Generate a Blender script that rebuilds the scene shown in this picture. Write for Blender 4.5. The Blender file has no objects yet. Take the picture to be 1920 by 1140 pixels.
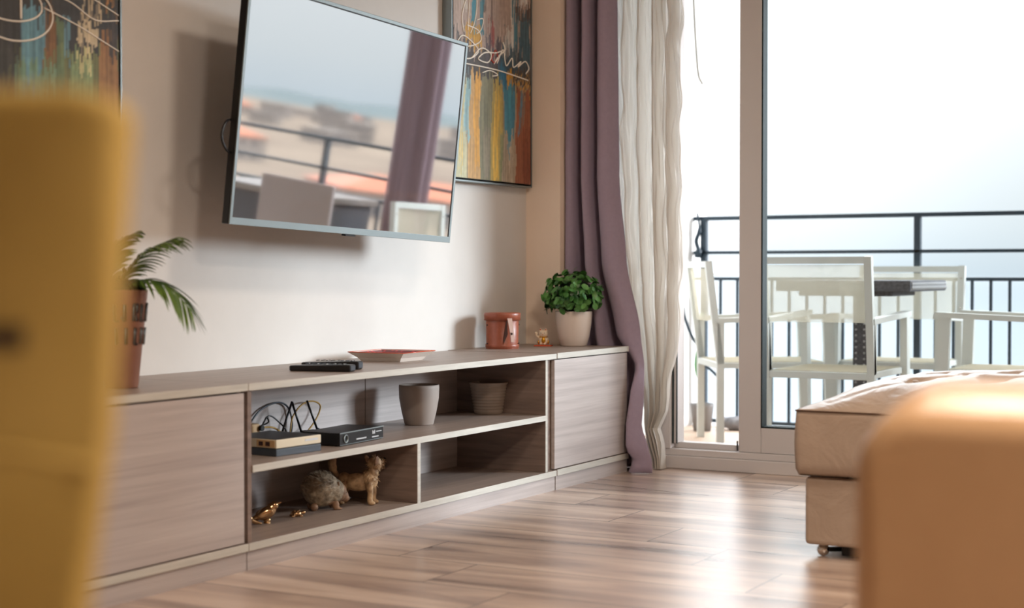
import bpy, bmesh, math, random
from mathutils import Vector, Matrix, noise
R = math.radians; PI = math.pi
random.seed(7)
scn = bpy.context.scene; COL = scn.collection

# ------------------------------------------------------------------ camera
cam_d = bpy.data.cameras.new('camera'); cam = bpy.data.objects.new('camera', cam_d); COL.objects.link(cam)
cam.location = (0, -3.125, 0.8)
cam.rotation_euler = (R(90 - 1.123), 0, R(29.3 - 90))
cam_d.sensor_width = 36; cam_d.lens = 54.506; cam_d.clip_end = 8000; cam_d.clip_start = 0.05
cam_d.dof.use_dof = True; cam_d.dof.focus_distance = 5.35; cam_d.dof.aperture_fstop = 2.2
scn.camera = cam
# ------------------------------------------------------------------ view / exposure
vs = scn.view_settings; scn.display_settings.display_device = 'sRGB'
vs.view_transform = 'Standard'; vs.look = 'None'; vs.gamma = 1.0; vs.use_curve_mapping = False
vs.exposure = 0.0
scn.cycles.use_denoising = True
scn.cycles.max_bounces = 10; scn.cycles.diffuse_bounces = 6; scn.cycles.transparent_max_bounces = 16
scn.cycles.sample_clamp_indirect = 6.0
# ------------------------------------------------------------------ sky
W = bpy.data.worlds.new('hazy_sky'); scn.world = W; W.use_nodes = True
nt = W.node_tree; nt.nodes.clear()
def wn(t, **k):
    n = nt.nodes.new(t)
    for a, b in k.items(): setattr(n, a, b)
    return n
tc = wn('ShaderNodeTexCoord'); sx = wn('ShaderNodeSeparateXYZ'); nt.links.new(tc.outputs['Generated'], sx.inputs[0])
rmp = wn('ShaderNodeValToRGB'); nt.links.new(sx.outputs['Z'], rmp.inputs[0])
el = rmp.color_ramp.elements
SKY = [(0.0, (0.80, 0.90, 0.98)), (0.03, (0.92, 0.98, 1.02)), (0.10, (1.08, 1.10, 1.12)), (0.20, (1.7, 1.72, 1.75)), (0.38, (5.4, 5.5, 5.7)), (1.0, (6.4, 6.6, 7.0))]
SKYK = 7.0
while len(el) < len(SKY): el.new(0.5)
for e, (p, c) in zip(el, SKY): e.position = p; e.color = (c[0] / SKYK, c[1] / SKYK, c[2] / SKYK, 1)
# broad bright patch of thin cloud around the hidden sun, out beyond the balcony
dt = wn('ShaderNodeVectorMath', operation='DOT_PRODUCT'); nt.links.new(tc.outputs['Generated'], dt.inputs[0])
sd = Vector((0.68, 0.58, 0.38)).normalized(); dt.inputs[1].default_value = sd
mr = wn('ShaderNodeMapRange'); mr.inputs['From Min'].default_value = 0.78; mr.inputs['From Max'].default_value = 1.0
mr.inputs['To Min'].default_value = 1.0; mr.inputs['To Max'].default_value = 2.2; mr.interpolation_type = 'SMOOTHSTEP'
nt.links.new(dt.outputs['Value'], mr.inputs['Value'])
cn = wn('ShaderNodeTexNoise'); cn.inputs['Scale'].default_value = 3.0; cn.inputs['Detail'].default_value = 4
nt.links.new(tc.outputs['Generated'], cn.inputs['Vector'])
cm = wn('ShaderNodeMapRange'); cm.inputs['To Min'].default_value = 0.9; cm.inputs['To Max'].default_value = 1.1
nt.links.new(cn.outputs['Fac'], cm.inputs['Value'])
mu = wn('ShaderNodeMath', operation='MULTIPLY'); nt.links.new(mr.outputs[0], mu.inputs[0]); nt.links.new(cm.outputs[0], mu.inputs[1])
mk = wn('ShaderNodeMath', operation='MULTIPLY'); nt.links.new(mu.outputs[0], mk.inputs[0]); mk.inputs[1].default_value = SKYK
bg = wn('ShaderNodeBackground'); nt.links.new(rmp.outputs[0], bg.inputs['Color']); nt.links.new(mk.outputs[0], bg.inputs['Strength'])
wo = wn('ShaderNodeOutputWorld'); nt.links.new(bg.outputs[0], wo.inputs[0])
# hazy sun: large soft disc
sund = bpy.data.lights.new('hazy_sun', 'SUN'); sund.energy = 5.4; sund.angle = R(17); sund.color = (0.92, 0.97, 1.03)
sun = bpy.data.objects.new('hazy_sun', sund); COL.objects.link(sun)
sun.rotation_euler = Vector((0.55, -0.82, 0.20)).to_track_quat('Z', 'Y').to_euler()

# ------------------------------------------------------------------ materials
def srgb(r, g, b):
    f = lambda v: (v / 255 / 12.92) if v / 255 <= 0.04045 else ((v / 255 + 0.055) / 1.055) ** 2.4
    return (f(r), f(g), f(b), 1)
def mat(name, col=(200, 200, 200), rough=0.5, metal=0.0, spec=0.5, **k):
    m = bpy.data.materials.new(name); m.use_nodes = True
    b = m.node_tree.nodes['Principled BSDF']
    b.inputs['Base Color'].default_value = srgb(*col); b.inputs['Roughness'].default_value = rough
    b.inputs['Metallic'].default_value = metal; b.inputs['Specular IOR Level'].default_value = spec
    for a, v in k.items(): b.inputs[a.replace('_', ' ')].default_value = v
    return m
def N(m, t, **k):
    n = m.node_tree.nodes.new(t)
    for a, b in k.items(): setattr(n, a, b)
    return n
def L(m, a, b): m.node_tree.links.new(a, b)
def noise_col(m, c1, c2, scale=(1, 1, 1), nscale=5.0, detail=6, rough=0.6, lo=0.3, hi=0.7, bump=0.0, coord='Object', dist=0.0, bdist=0.01):
    """two-tone procedural colour from stretched noise"""
    b = m.node_tree.nodes['Principled BSDF']
    t = N(m, 'ShaderNodeTexCoord'); mp = N(m, 'ShaderNodeMapping'); mp.inputs['Scale'].default_value = scale
    L(m, t.outputs[coord], mp.inputs['Vector'])
    n = N(m, 'ShaderNodeTexNoise'); n.inputs['Scale'].default_value = nscale; n.inputs['Detail'].default_value = detail
    n.inputs['Roughness'].default_value = rough; n.inputs['Distortion'].default_value = dist
    L(m, mp.outputs[0], n.inputs['Vector'])
    r = N(m, 'ShaderNodeValToRGB'); r.color_ramp.elements[0].position = lo; r.color_ramp.elements[1].position = hi
    r.color_ramp.elements[0].color = srgb(*c1); r.color_ramp.elements[1].color = srgb(*c2)
    L(m, n.outputs['Fac'], r.inputs[0]); L(m, r.outputs[0], b.inputs['Base Color'])
    if bump:
        bp = N(m, 'ShaderNodeBump'); bp.inputs['Strength'].default_value = bump; bp.inputs['Distance'].default_value = bdist
        L(m, n.outputs['Fac'], bp.inputs['Height']); L(m, bp.outputs[0], b.inputs['Normal'])
    return m
M = {}
M['wall'] = noise_col(mat('painted_plaster', rough=0.85, spec=0.2), (207, 204, 200), (214, 211, 207), nscale=3, bump=0.02)
M['warm_lit_wall'] = noise_col(mat('warm_lit_plaster', rough=0.85, spec=0.2), (238, 220, 202), (244, 227, 210), nscale=3, bump=0.02)  # warmer, paler plaster tone stands in for warm light on the window wall
M['ceiling'] = noise_col(mat('ceiling_paint', rough=0.9, spec=0.1), (228, 224, 216), (233, 229, 222), nscale=3)
M['outwall'] = noise_col(mat('white_render', rough=0.9, spec=0.1), (236, 236, 234), (244, 244, 242), nscale=30, bump=0.1)
M['wood'] = noise_col(mat('grey_oak_laminate', rough=0.42, spec=0.4), (160, 151, 149), (194, 186, 183), scale=(0.7, 14, 26), nscale=2.0, detail=9, lo=0.25, hi=0.75, bump=0.03, dist=0.25)
M['woodtop'] = noise_col(mat('grey_oak_laminate_worktop', rough=0.4, spec=0.45), (136, 122, 113), (166, 151, 142), scale=(0.8, 20, 14), nscale=2.0, detail=9, lo=0.25, hi=0.75, bump=0.03, dist=0.25)
M['edge'] = noise_col(mat('pale_edge_banding', rough=0.45), (182, 180, 172), (200, 198, 190), scale=(2, 30, 30), nscale=3)
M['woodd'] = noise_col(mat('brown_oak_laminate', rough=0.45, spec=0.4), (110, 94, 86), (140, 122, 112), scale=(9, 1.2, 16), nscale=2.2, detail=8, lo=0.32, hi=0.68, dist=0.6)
M['white_pvc'] = mat('white_pvc', (208, 205, 205), 0.35)
M['seal'] = mat('dark_rubber_seal', (22, 40, 44), 0.6)
M['rail'] = mat('dark_blue_painted_steel', (26, 48, 62), 0.5)
M['tvblack'] = mat('black_plastic', (14, 14, 17), 0.35)
M['silver'] = mat('brushed_silver', (138, 146, 147), 0.4, 0.8)
M['white_metal'] = mat('white_powder_coat', (206, 211, 207), 0.45)
M['rattan'] = noise_col(mat('dark_grey_wicker', rough=0.7), (48, 50, 56), (84, 86, 92), nscale=90, detail=2, bump=0.5)
M['rattan_light'] = mat('pale_wicker_weave', (170, 172, 174), 0.6)
M['brownlea'] = noise_col(mat('cognac_leather', rough=0.38), (142, 74, 52), (160, 88, 64), nscale=40, bump=0.1)
M['darkstrap'] = mat('dark_brown_strap', (62, 36, 32), 0.45)
M['palestrap'] = mat('glossy_leather_tab', (206, 178, 168), 0.2)
M['potwhite'] = mat('white_glazed_ceramic', (226, 214, 204), 0.25)
M['pottaupe'] = mat('matt_taupe_ceramic', (158, 146, 138), 0.6)
M['potgreige'] = mat('ribbed_greige_glaze', (150, 136, 124), 0.22)
M['potgrey'] = mat('grey_plastic_pot', (128, 124, 122), 0.5)
M['copper'] = noise_col(mat('copper_painted_metal', rough=0.42, metal=0.35), (158, 112, 94), (174, 126, 106), nscale=8)
M['soil'] = mat('dark_soil', (40, 34, 28), 0.9)
M['leaf'] = noise_col(mat('boxwood_leaf', rough=0.35), (34, 84, 36), (96, 150, 74), nscale=22, detail=2)
M['leafstem'] = mat('dark_green_stem', (30, 60, 30), 0.5)
M['palm'] = noise_col(mat('palm_leaflet', rough=0.4), (34, 66, 28), (104, 132, 48), nscale=9, detail=2)
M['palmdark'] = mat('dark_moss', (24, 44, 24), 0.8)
M['yellow'] = noise_col(mat('ochre_upholstery', rough=0.75, spec=0.25), (166, 138, 72), (176, 148, 82), nscale=8, bump=0.05)
M['darkwood'] = mat('dark_stained_leg', (58, 40, 30), 0.5)
def leather(name, a, b, rough=0.42, wr=0.35):
    m = noise_col(mat(name, rough=rough, spec=0.5), a, b, nscale=7, detail=4)
    bs = m.node_tree.nodes['Principled BSDF']
    t = N(m, 'ShaderNodeTexCoord'); v = N(m, 'ShaderNodeTexVoronoi'); v.inputs['Scale'].default_value = 260
    L(m, t.outputs['Object'], v.inputs['Vector'])
    n = N(m, 'ShaderNodeTexNoise'); n.inputs['Scale'].default_value = 9; n.inputs['Detail'].default_value = 3; n.inputs['Distortion'].default_value = 1.2
    L(m, t.outputs['Object'], n.inputs['Vector'])
    b1 = N(m, 'ShaderNodeBump'); b1.inputs['Strength'].default_value = 0.12; b1.inputs['Distance'].default_value = 0.002; L(m, v.outputs['Distance'], b1.inputs['Height'])
    b2 = N(m, 'ShaderNodeBump'); b2.inputs['Strength'].default_value = wr; b2.inputs['Distance'].default_value = 0.02; L(m, n.outputs['Fac'], b2.inputs['Height'])
    L(m, b1.outputs[0], b2.inputs['Normal']); L(m, b2.outputs[0], bs.inputs['Normal'])
    return m
M['leather'] = leather('beige_leather', (164, 146, 130), (174, 156, 140), 0.34, 0.3)
M['tanleather'] = leather('tan_leather', (186, 150, 112), (194, 158, 120), 0.33, 0.0)
M['seam'] = mat('dark_seam_thread', (96, 70, 52), 0.7)
M['chrome'] = mat('chrome', (220, 216, 210), 0.12, 1.0)
M['blackmetal'] = mat('black_metal', (16, 16, 18), 0.4, 0.3)
M['brass'] = mat('polished_brass', (196, 160, 118), 0.18, 1.0)
M['dogfur'] = noise_col(mat('painted_tan_fur', rough=0.6), (110, 82, 58), (206, 174, 134), scale=(1, 1, 1), nscale=38, detail=3, bump=0.4, bdist=0.004)
M['hogspines'] = noise_col(mat('painted_grey_spines', rough=0.7), (98, 84, 66), (178, 162, 138), scale=(1, 1, 1), nscale=60, detail=4, bump=0.7, bdist=0.005)
M['hogface'] = noise_col(mat('painted_hedgehog_face', rough=0.6), (104, 76, 56), (164, 130, 102), nscale=50, detail=3, bump=0.3, bdist=0.003)
M['blacknose'] = mat('black_gloss_paint', (12, 10, 12), 0.2)
M['creampl'] = mat('cream_plastic', (214, 204, 180), 0.4)
M['peachpl'] = mat('yellowed_plastic', (204, 168, 122), 0.4)
M['greypl'] = mat('slate_grey_plastic', (66, 74, 84), 0.4)
M['led'] = mat('silver_print', (200, 205, 210), 0.3)
M['cableyellow'] = mat('yellow_cable', (168, 132, 60), 0.5)
M['porcelain'] = mat('cream_porcelain', (240, 222, 196), 0.2)
M['gold'] = mat('gold_paint', (214, 158, 52), 0.25, 0.7)
M['orange'] = mat('orange_lacquer', (206, 78, 36), 0.25)
M['traywhite'] = mat('white_lacquer', (226, 216, 206), 0.3)
M['purple'] = noise_col(mat('mauve_curtain_cloth', rough=0.8, spec=0.2), (154, 140, 158), (160, 146, 164), nscale=60, bump=0.05)
M['purple'].node_tree.nodes['Principled BSDF'].inputs['Sheen Weight'].default_value = 0.2
M['flesh'] = mat('plant_stalk_green', (96, 150, 96), 0.5)
M['cushgrey'] = noise_col(mat('grey_cloth', rough=0.9), (120, 118, 122), (170, 168, 170), nscale=20)
M['terracotta'] = noise_col(mat('terracotta_tiles', rough=0.9), (140, 82, 58), (152, 92, 66), nscale=0.5)
M['housewall'] = noise_col(mat('pale_house_wall', rough=0.9), (112, 103, 98), (126, 117, 110), nscale=0.1)
M['land'] = noise_col(mat('dry_sandy_land', rough=1.0, spec=0.0), (98, 88, 80), (122, 110, 98), nscale=0.012, detail=8)
M['hill'] = noise_col(mat('haze_toned_hill', rough=1.0, spec=0.0), (84, 92, 93), (94, 101, 101), nscale=0.004, detail=5)  # distance haze is mixed into the hill's grey colour
M['plaingrey'] = mat('mauve_grey_fabric', (176, 166, 166), 0.8)
M['lidpaint'] = mat('dull_stone_lid', (122, 114, 108), 0.7)
M['outcurtain'] = mat('faded_mauve_canvas', (128, 108, 116), 0.85)
M['win_dark'] = mat('dark_window_glass', (60, 66, 74), 0.2)
# sea
m = mat('pale_sea_water', (92, 112, 124), 0.1, spec=0.5); M['sea'] = m
n = N(m, 'ShaderNodeTexNoise'); n.inputs['Scale'].default_value = 0.15; n.inputs['Detail'].default_value = 5
t = N(m, 'ShaderNodeTexCoord'); L(m, t.outputs['Object'], n.inputs['Vector'])
bp = N(m, 'ShaderNodeBump'); bp.inputs['Strength'].default_value = 0.05; L(m, n.outputs['Fac'], bp.inputs['Height']); L(m, bp.outputs[0], m.node_tree.nodes['Principled BSDF'].inputs['Normal'])
# glass pane
def glassmat(name, tint, refl=0.06):
    m = bpy.data.materials.new(name); m.use_nodes = True; ns = m.node_tree.nodes; ns.clear()
    o = ns.new('ShaderNodeOutputMaterial'); mx = ns.new('ShaderNodeMixShader'); tr = ns.new('ShaderNodeBsdfTransparent'); g = ns.new('ShaderNodeBsdfGlossy')
    tr.inputs[0].default_value = (*tint, 1); g.inputs['Roughness'].default_value = 0.02; mx.inputs[0].default_value = refl
    L(m, tr.outputs[0], mx.inputs[1]); L(m, g.outputs[0], mx.inputs[2]); L(m, mx.outputs[0], o.inputs[0]); return m
M['glass'] = glassmat('door_glass', (0.91, 0.935, 0.94), 0.03)
# open-weave fabrics
def weave(name, col, trans, translucent=0.0):
    m = bpy.data.materials.new(name); m.use_nodes = True; ns = m.node_tree.nodes; ns.clear()
    o = ns.new('ShaderNodeOutputMaterial'); mx = ns.new('ShaderNodeMixShader'); tr = ns.new('ShaderNodeBsdfTransparent'); d = ns.new('ShaderNodeBsdfDiffuse')
    d.inputs[0].default_value = srgb(*col); last = d
    if translucent:
        tl = ns.new('ShaderNodeBsdfTranslucent'); tl.inputs[0].default_value = srgb(*col); m2 = ns.new('ShaderNodeMixShader'); m2.inputs[0].default_value = translucent
        L(m, d.outputs[0], m2.inputs[1]); L(m, tl.outputs[0], m2.inputs[2]); last = m2
    mx.inputs[0].default_value = 1 - trans
    L(m, tr.outputs[0], mx.inputs[1]); L(m, last.outputs[0], mx.inputs[2]); L(m, mx.outputs[0], o.inputs[0]); return m
M['sling'] = weave('cream_sling_mesh', (216, 210, 190), 0.42, 0.35)
M['sheer'] = weave('crinkled_cream_voile', (230, 226, 219), 0.06, 0.48)
# tv screen: dark panel under a strongly reflecting gloss sheet
m = bpy.data.materials.new('glossy_dark_screen'); m.use_nodes = True; ns = m.node_tree.nodes; ns.clear()
o = ns.new('ShaderNodeOutputMaterial'); mx = ns.new('ShaderNodeMixShader'); d = ns.new('ShaderNodeBsdfDiffuse'); g = ns.new('ShaderNodeBsdfGlossy')
d.inputs[0].default_value = (0.02, 0.018, 0.022, 1); g.inputs['Roughness'].default_value = 0.03; g.inputs[0].default_value = (0.95, 0.93, 0.93, 1); mx.inputs[0].default_value = 0.9
L(m, d.outputs[0], mx.inputs[1]); L(m, g.outputs[0], mx.inputs[2]); L(m, mx.outputs[0], o.inputs[0]); M['screen'] = m
# painting pigment from the canvas' own colours
def pigment(name):
    m = mat(name, rough=0.55); a = N(m, 'ShaderNodeVertexColor'); a.layer_name = 'pigment'
    L(m, a.outputs['Color'], m.node_tree.nodes['Principled BSDF'].inputs['Base Color'])
    t = N(m, 'ShaderNodeTexCoord'); n = N(m, 'ShaderNodeTexNoise'); n.inputs['Scale'].default_value = 60; L(m, t.outputs['Object'], n.inputs['Vector'])
    b = N(m, 'ShaderNodeBump'); b.inputs['Strength'].default_value = 0.3; b.inputs['Distance'].default_value = 0.003; L(m, n.outputs['Fac'], b.inputs['Height'])
    L(m, b.outputs[0], m.node_tree.nodes['Principled BSDF'].inputs['Normal']); return m
M['pigment'] = pigment('oil_paint')
M['scribble'] = mat('cream_paint_line', (244, 238, 226), 0.5)
M['scribble_red'] = mat('red_paint_line', (186, 70, 58), 0.5)
# tray inside: red with woven pattern
m = mat('red_woven_lacquer', rough=0.3); M['trayred'] = m
t = N(m, 'ShaderNodeTexCoord'); v = N(m, 'ShaderNodeTexVoronoi'); v.inputs['Scale'].default_value = 55; L(m, t.outputs['Object'], v.inputs['Vector'])
r = N(m, 'ShaderNodeValToRGB'); r.color_ramp.elements[0].position = 0.25; r.color_ramp.elements[1].position = 0.45
r.color_ramp.elements[0].color = srgb(196, 40, 42); r.color_ramp.elements[1].color = srgb(120, 16, 22); L(m, v.outputs['Distance'], r.inputs[0])
L(m, r.outputs[0], m.node_tree.nodes['Principled BSDF'].inputs['Base Color'])
# floor: wood-look planks running across the room, each row's joint stepped
m = mat('wood_look_plank_floor', rough=0.32, spec=0.8); M['floor'] = m
bs = m.node_tree.nodes['Principled BSDF']
def MA(op, a, b=None, c=None):
    n = N(m, 'ShaderNodeMath', operation=op)
    for i, v in enumerate((a, b, c)):
        if v is None: continue
        if isinstance(v, (int, float)): n.inputs[i].default_value = v
        else: L(m, v, n.inputs[i])
    return n.outputs[0]
t = N(m, 'ShaderNodeTexCoord'); s = N(m, 'ShaderNodeSeparateXYZ'); L(m, t.outputs['Object'], s.inputs[0])
PW, PL = 0.281, 1.04
rx = MA('DIVIDE', MA('SUBTRACT', s.outputs['X'], 5.065), PW); row = MA('FLOOR', rx); fx = MA('SUBTRACT', rx, row)
yo = MA('SUBTRACT', MA('ADD', s.outputs['Y'], 0.43), MA('MULTIPLY', row, 0.262))      # joint steps from row to row
ry = MA('DIVIDE', yo, PL); pk = MA('FLOOR', ry); fy = MA('SUBTRACT', ry, pk)
ex = MA('MINIMUM', fx, MA('SUBTRACT', 1.0, fx)); ey = MA('MINIMUM', fy, MA('SUBTRACT', 1.0, fy))
ed = MA('MINIMUM', MA('MULTIPLY', ex, PW), MA('MULTIPLY', ey, PL)); gap = MA('LESS_THAN', ed, 0.0022)
cv = N(m, 'ShaderNodeCombineXYZ'); L(m, row, cv.inputs[0]); L(m, pk, cv.inputs[1])
wnz = N(m, 'ShaderNodeTexWhiteNoise'); L(m, cv.outputs[0], wnz.inputs['Vector'])
gc = N(m, 'ShaderNodeCombineXYZ')
L(m, MA('ADD', MA('MULTIPLY', s.outputs['X'], 6.0), MA('MULTIPLY', wnz.outputs['Value'], 40.0)), gc.inputs[0]); L(m, MA('MULTIPLY', s.outputs['Y'], 0.75), gc.inputs[1])
L(m, MA('MULTIPLY', wnz.outputs['Value'], 17.0), gc.inputs[2])
gn = N(m, 'ShaderNodeTexNoise'); gn.inputs['Scale'].default_value = 1.3; gn.inputs['Detail'].default_value = 7; gn.inputs['Roughness'].default_value = 0.55; gn.inputs['Distortion'].default_value = 0.5
L(m, gc.outputs[0], gn.inputs['Vector'])
r = N(m, 'ShaderNodeValToRGB'); e = r.color_ramp.elements
e[0].position = 0.30; e[0].color = srgb(116, 98, 88); e[1].position = 0.72; e[1].color = srgb(220, 201, 186)
k = e.new(0.44); k.color = srgb(168, 146, 133); k = e.new(0.56); k.color = srgb(200, 178, 161)
L(m, gn.outputs['Fac'], r.inputs[0])
mxx = N(m, 'ShaderNodeMix', data_type='RGBA'); L(m, gap, mxx.inputs['Factor']); L(m, r.outputs[0], mxx.inputs[6]); mxx.inputs[7].default_value = srgb(96, 82, 74)
L(m, mxx.outputs[2], bs.inputs['Base Color']); bs.inputs['Coat Weight'].default_value = 0.4; bs.inputs['Coat Roughness'].default_value = 0.38
L(m, MA('ADD', MA('MULTIPLY', gn.outputs['Fac'], 0.16), 0.22), bs.inputs['Roughness'])
bp = N(m, 'ShaderNodeBump'); bp.inputs['Strength'].default_value = 0.15; bp.inputs['Distance'].default_value = 0.002
L(m, MA('SUBTRACT', gn.outputs['Fac'], MA('MULTIPLY', gap, 1.0)), bp.inputs['Height']); L(m, bp.outputs[0], bs.inputs['Normal'])
M['deck'] = noise_col(mat('warm_balcony_tiles', rough=0.6), (196, 170, 148), (214, 190, 168), nscale=4)

# ------------------------------------------------------------------ helpers
def B(): return bmesh.new()
def xf(bm, vs_, mt): bmesh.ops.transform(bm, matrix=mt, verts=vs_)
def box(bm, x0, x1, y0, y1, z0, z1, bev=0.0, seg=2, mi=0, rot=None):
    r = bmesh.ops.create_cube(bm, size=1); v = r['verts']
    xf(bm, v, Matrix.Translation(((x0 + x1) / 2, (y0 + y1) / 2, (z0 + z1) / 2)) @ Matrix.Diagonal((abs(x1 - x0), abs(y1 - y0), abs(z1 - z0), 1)))
    fs = list({f for q in v for f in q.link_faces})
    for f in fs: f.material_index = mi
    if bev > 0:
        es = list({e for q in v for e in q.link_edges})
        rr = bmesh.ops.bevel(bm, geom=es, offset=bev, segments=seg, profile=0.5, affect='EDGES')
        for f in rr['faces']: f.material_index = mi
    return v
def beam(bm, a, b, w, h=None, mi=0):
    """rectangular bar from a to b"""
    a = Vector(a); b = Vector(b); h = h or w; d = b - a; l = d.length
    r = bmesh.ops.create_cube(bm, size=1); q = d.to_track_quat('Z', 'X')
    if abs(d.normalized().z) < 0.95:
        z = d.normalized(); x = Vector((0, 0, 1)).cross(z).normalized(); y = z.cross(x)
        mt = Matrix((x, y, z)).transposed().to_4x4()
    else: mt = Matrix.Identity(4) if abs(d.normalized().z) > 0.9999 else q.to_matrix().to_4x4()
    xf(bm, r['verts'], Matrix.Translation((a + b) / 2) @ mt @ Matrix.Diagonal((w, h, l, 1)))
    for f in {f for v in r['verts'] for f in v.link_faces}: f.material_index = mi
def tube(bm, pts, rad, n=8, mi=0, cap=True):
    pts = [Vector(p) for p in pts]; rings = []; up = None
    rads = rad if isinstance(rad, (list, tuple)) else [rad] * len(pts)
    for i, p in enumerate(pts):
        d = (pts[min(i + 1, len(pts) - 1)] - pts[max(i - 1, 0)]).normalized()
        if up is None: up = Vector((0, 0, 1)) if abs(d.z) < 0.9 else Vector((1, 0, 0))
        s = d.cross(up).normalized(); up = s.cross(d).normalized()
        rings.append([bm.verts.new(p + (s * math.cos(2 * PI * k / n) + up * math.sin(2 * PI * k / n)) * rads[i]) for k in range(n)])
    for a, b in zip(rings, rings[1:]):
        for k in range(n):
            f = bm.faces.new((a[k], a[(k + 1) % n], b[(k + 1) % n], b[k])); f.smooth = True; f.material_index = mi
    if cap:
        bm.faces.new(rings[0][::-1]).material_index = mi; bm.faces.new(rings[-1]).material_index = mi
def lathe(bm, prof, n=48, c=(0, 0), z0=0, mi=0):
    """prof: list of (radius, z); open polyline revolved"""
    rings = []
    for r_, z in prof:
        if r_ < 1e-5: rings.append([bm.verts.new((c[0], c[1], z0 + z))])
        else: rings.append([bm.verts.new((c[0] + r_ * math.cos(2 * PI * k / n), c[1] + r_ * math.sin(2 * PI * k / n), z0 + z)) for k in range(n)])
    for a, b in zip(rings, rings[1:]):
        for k in range(n):
            if len(a) == 1 and len(b) == 1: continue
            if len(a) == 1: f = bm.faces.new((a[0], b[(k + 1) % n], b[k]))
            elif len(b) == 1: f = bm.faces.new((a[k], a[(k + 1) % n], b[0]))
            else: f = bm.faces.new((a[k], a[(k + 1) % n], b[(k + 1) % n], b[k]))
            f.smooth = True; f.material_index = mi
def ball(bm, c, r_, sc=(1, 1, 1), n=3, rot=None, mi=0):
    q = bmesh.ops.create_icosphere(bm, subdivisions=n, radius=r_)['verts']
    mt = Matrix.Translation(c) @ (rot.to_4x4() if rot else Matrix.Identity(4)) @ Matrix.Diagonal((*sc, 1))
    xf(bm, q, mt)
    for f in {f for v in q for f in v.link_faces}: f.smooth = True; f.material_index = mi
def catmull(pts, n):
    pts = [Vector(p) for p in pts]; P = [pts[0] * 2 - pts[1]] + pts + [pts[-1] * 2 - pts[-2]]; out = []; seg = len(pts) - 1
    for i in range(n):
        t = i / (n - 1) * seg; k = min(int(t), seg - 1); u = t - k; a, b, c, d = P[k:k + 4]
        out.append(0.5 * ((2 * b) + (c - a) * u + (2 * a - 5 * b + 4 * c - d) * u * u + (3 * b - a - 3 * c + d) * u ** 3))
    return out
def obj(name, bm, mats, parent=None, loc=None, rot=None, smooth=False):
    bmesh.ops.recalc_face_normals(bm, faces=bm.faces)
    me = bpy.data.meshes.new(name); bm.to_mesh(me); bm.free()
    for mm in (mats if isinstance(mats, (list, tuple)) else [mats]): me.materials.append(M[mm])
    if smooth:
        for p in me.polygons: p.use_smooth = True
    o = bpy.data.objects.new(name, me); COL.objects.link(o)
    if parent: o.parent = parent
    if loc is not None: o.location = loc
    if rot is not None: o.rotation_euler = rot
    return o
def tag(o, label, cat, group=None):
    o['label'] = label; o['category'] = cat
    if group: o['group'] = group
    return o
def thing(name, label, cat, loc=(0, 0, 0), rot=(0, 0, 0), group=None):
    o = bpy.data.objects.new(name, None); COL.objects.link(o); o.location = loc; o.rotation_euler = rot
    o.empty_display_size = 0.1
    return tag(o, label, cat, group)
def struct(name, bm, mats, **k):
    o = obj(name, bm, mats, **k)
    if not o.parent: o['kind'] = 'structure'
    return o
def mod_sub(o, l=2):
    m_ = o.modifiers.new('subd', 'SUBSURF'); m_.levels = l; m_.render_levels = l
def mod_remesh(o, v, sm=4):
    m_ = o.modifiers.new('rem', 'REMESH'); m_.mode = 'VOXEL'; m_.voxel_size = v; m_.use_smooth_shade = True
    s_ = o.modifiers.new('sm', 'SMOOTH'); s_.iterations = sm; s_.factor = 0.6
def mod_solid(o, t_, off=0): m_ = o.modifiers.new('sol', 'SOLIDIFY'); m_.thickness = t_; m_.offset = off

# ------------------------------------------------------------------ room shell
XW = 5.69            # inner face of the window wall
bm = B(); box(bm, -2.2, 5.95, -6.0, 0.15, -0.1, 0.0); struct('floor', bm, 'floor')
bm = B(); box(bm, -2.2, 5.95, -6.0, 0.15, 2.6, 2.7); struct('ceiling', bm, 'ceiling')
bm = B(); box(bm, -2.2, 5.99, 0.0, 0.15, 0.0, 2.6); struct('wall_left', bm, 'wall')
bm = B(); box(bm, -2.35, -2.2, -6.0, 0.15, 0.0, 2.6); struct('wall_back', bm, 'wall')
bm = B(); box(bm, -2.2, 5.99, -6.15, -6.0, 0.0, 2.6); struct('wall_right', bm, 'wall')
bm = B()
box(bm, XW, 5.99, -0.16, 0.0, 0, 2.6); box(bm, XW, 5.99, -3.95, -0.16, 2.3, 2.6); box(bm, XW, 5.99, -6.0, -3.95, 0, 2.6)
struct('wall_window', bm, 'warm_lit_wall')

# sliding balcony door (structure): outer frame, fixed sidelight, sliding sashes
door = thing('door_1', 'white sliding balcony door, left leaf slid open', 'door', (5.9, -0.16, 0)); del door['label']; del door['category']; door['kind'] = 'structure'
def dpart(name, bm, m_, par=door):
    o = obj(name, bm, m_, par); o.matrix_parent_inverse = Matrix.Translation((-5.9, 0.16, 0)); return o
bm = B()
box(bm, 5.87, 5.99, -3.95, -0.16, 0.0, 0.052, 0.003); box(bm, 5.885, 5.99, -3.95, -0.16, 0.052, 0.079, 0.003); box(bm, 5.93, 5.99, -3.95, -0.16, 0.079, 0.103, 0.002)
box(bm, 5.87, 5.99, -3.95, -0.16, 2.24, 2.3, 0.003); box(bm, 5.87, 5.99, -3.95, -3.89, 0.079, 2.24, 0.003); box(bm, 5.87, 5.99, -0.21, -0.16, 0.079, 2.24, 0.003)
box(bm, 5.88, 5.99, -0.573, -0.50, 0.079, 2.24, 0.003); box(bm, 5.90, 5.98, -0.592, -0.580, 0.10, 2.24, 0.002)
dpart('door_frame', bm, 'white_pvc')
bm = B(); box(bm, 5.897, 5.902, -0.579, -0.574, 0.10, 2.24); box(bm, 5.896, 5.904, -0.5955, -0.5925, 0.10, 2.24); dpart('seal_strip', bm, 'seal')
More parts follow.
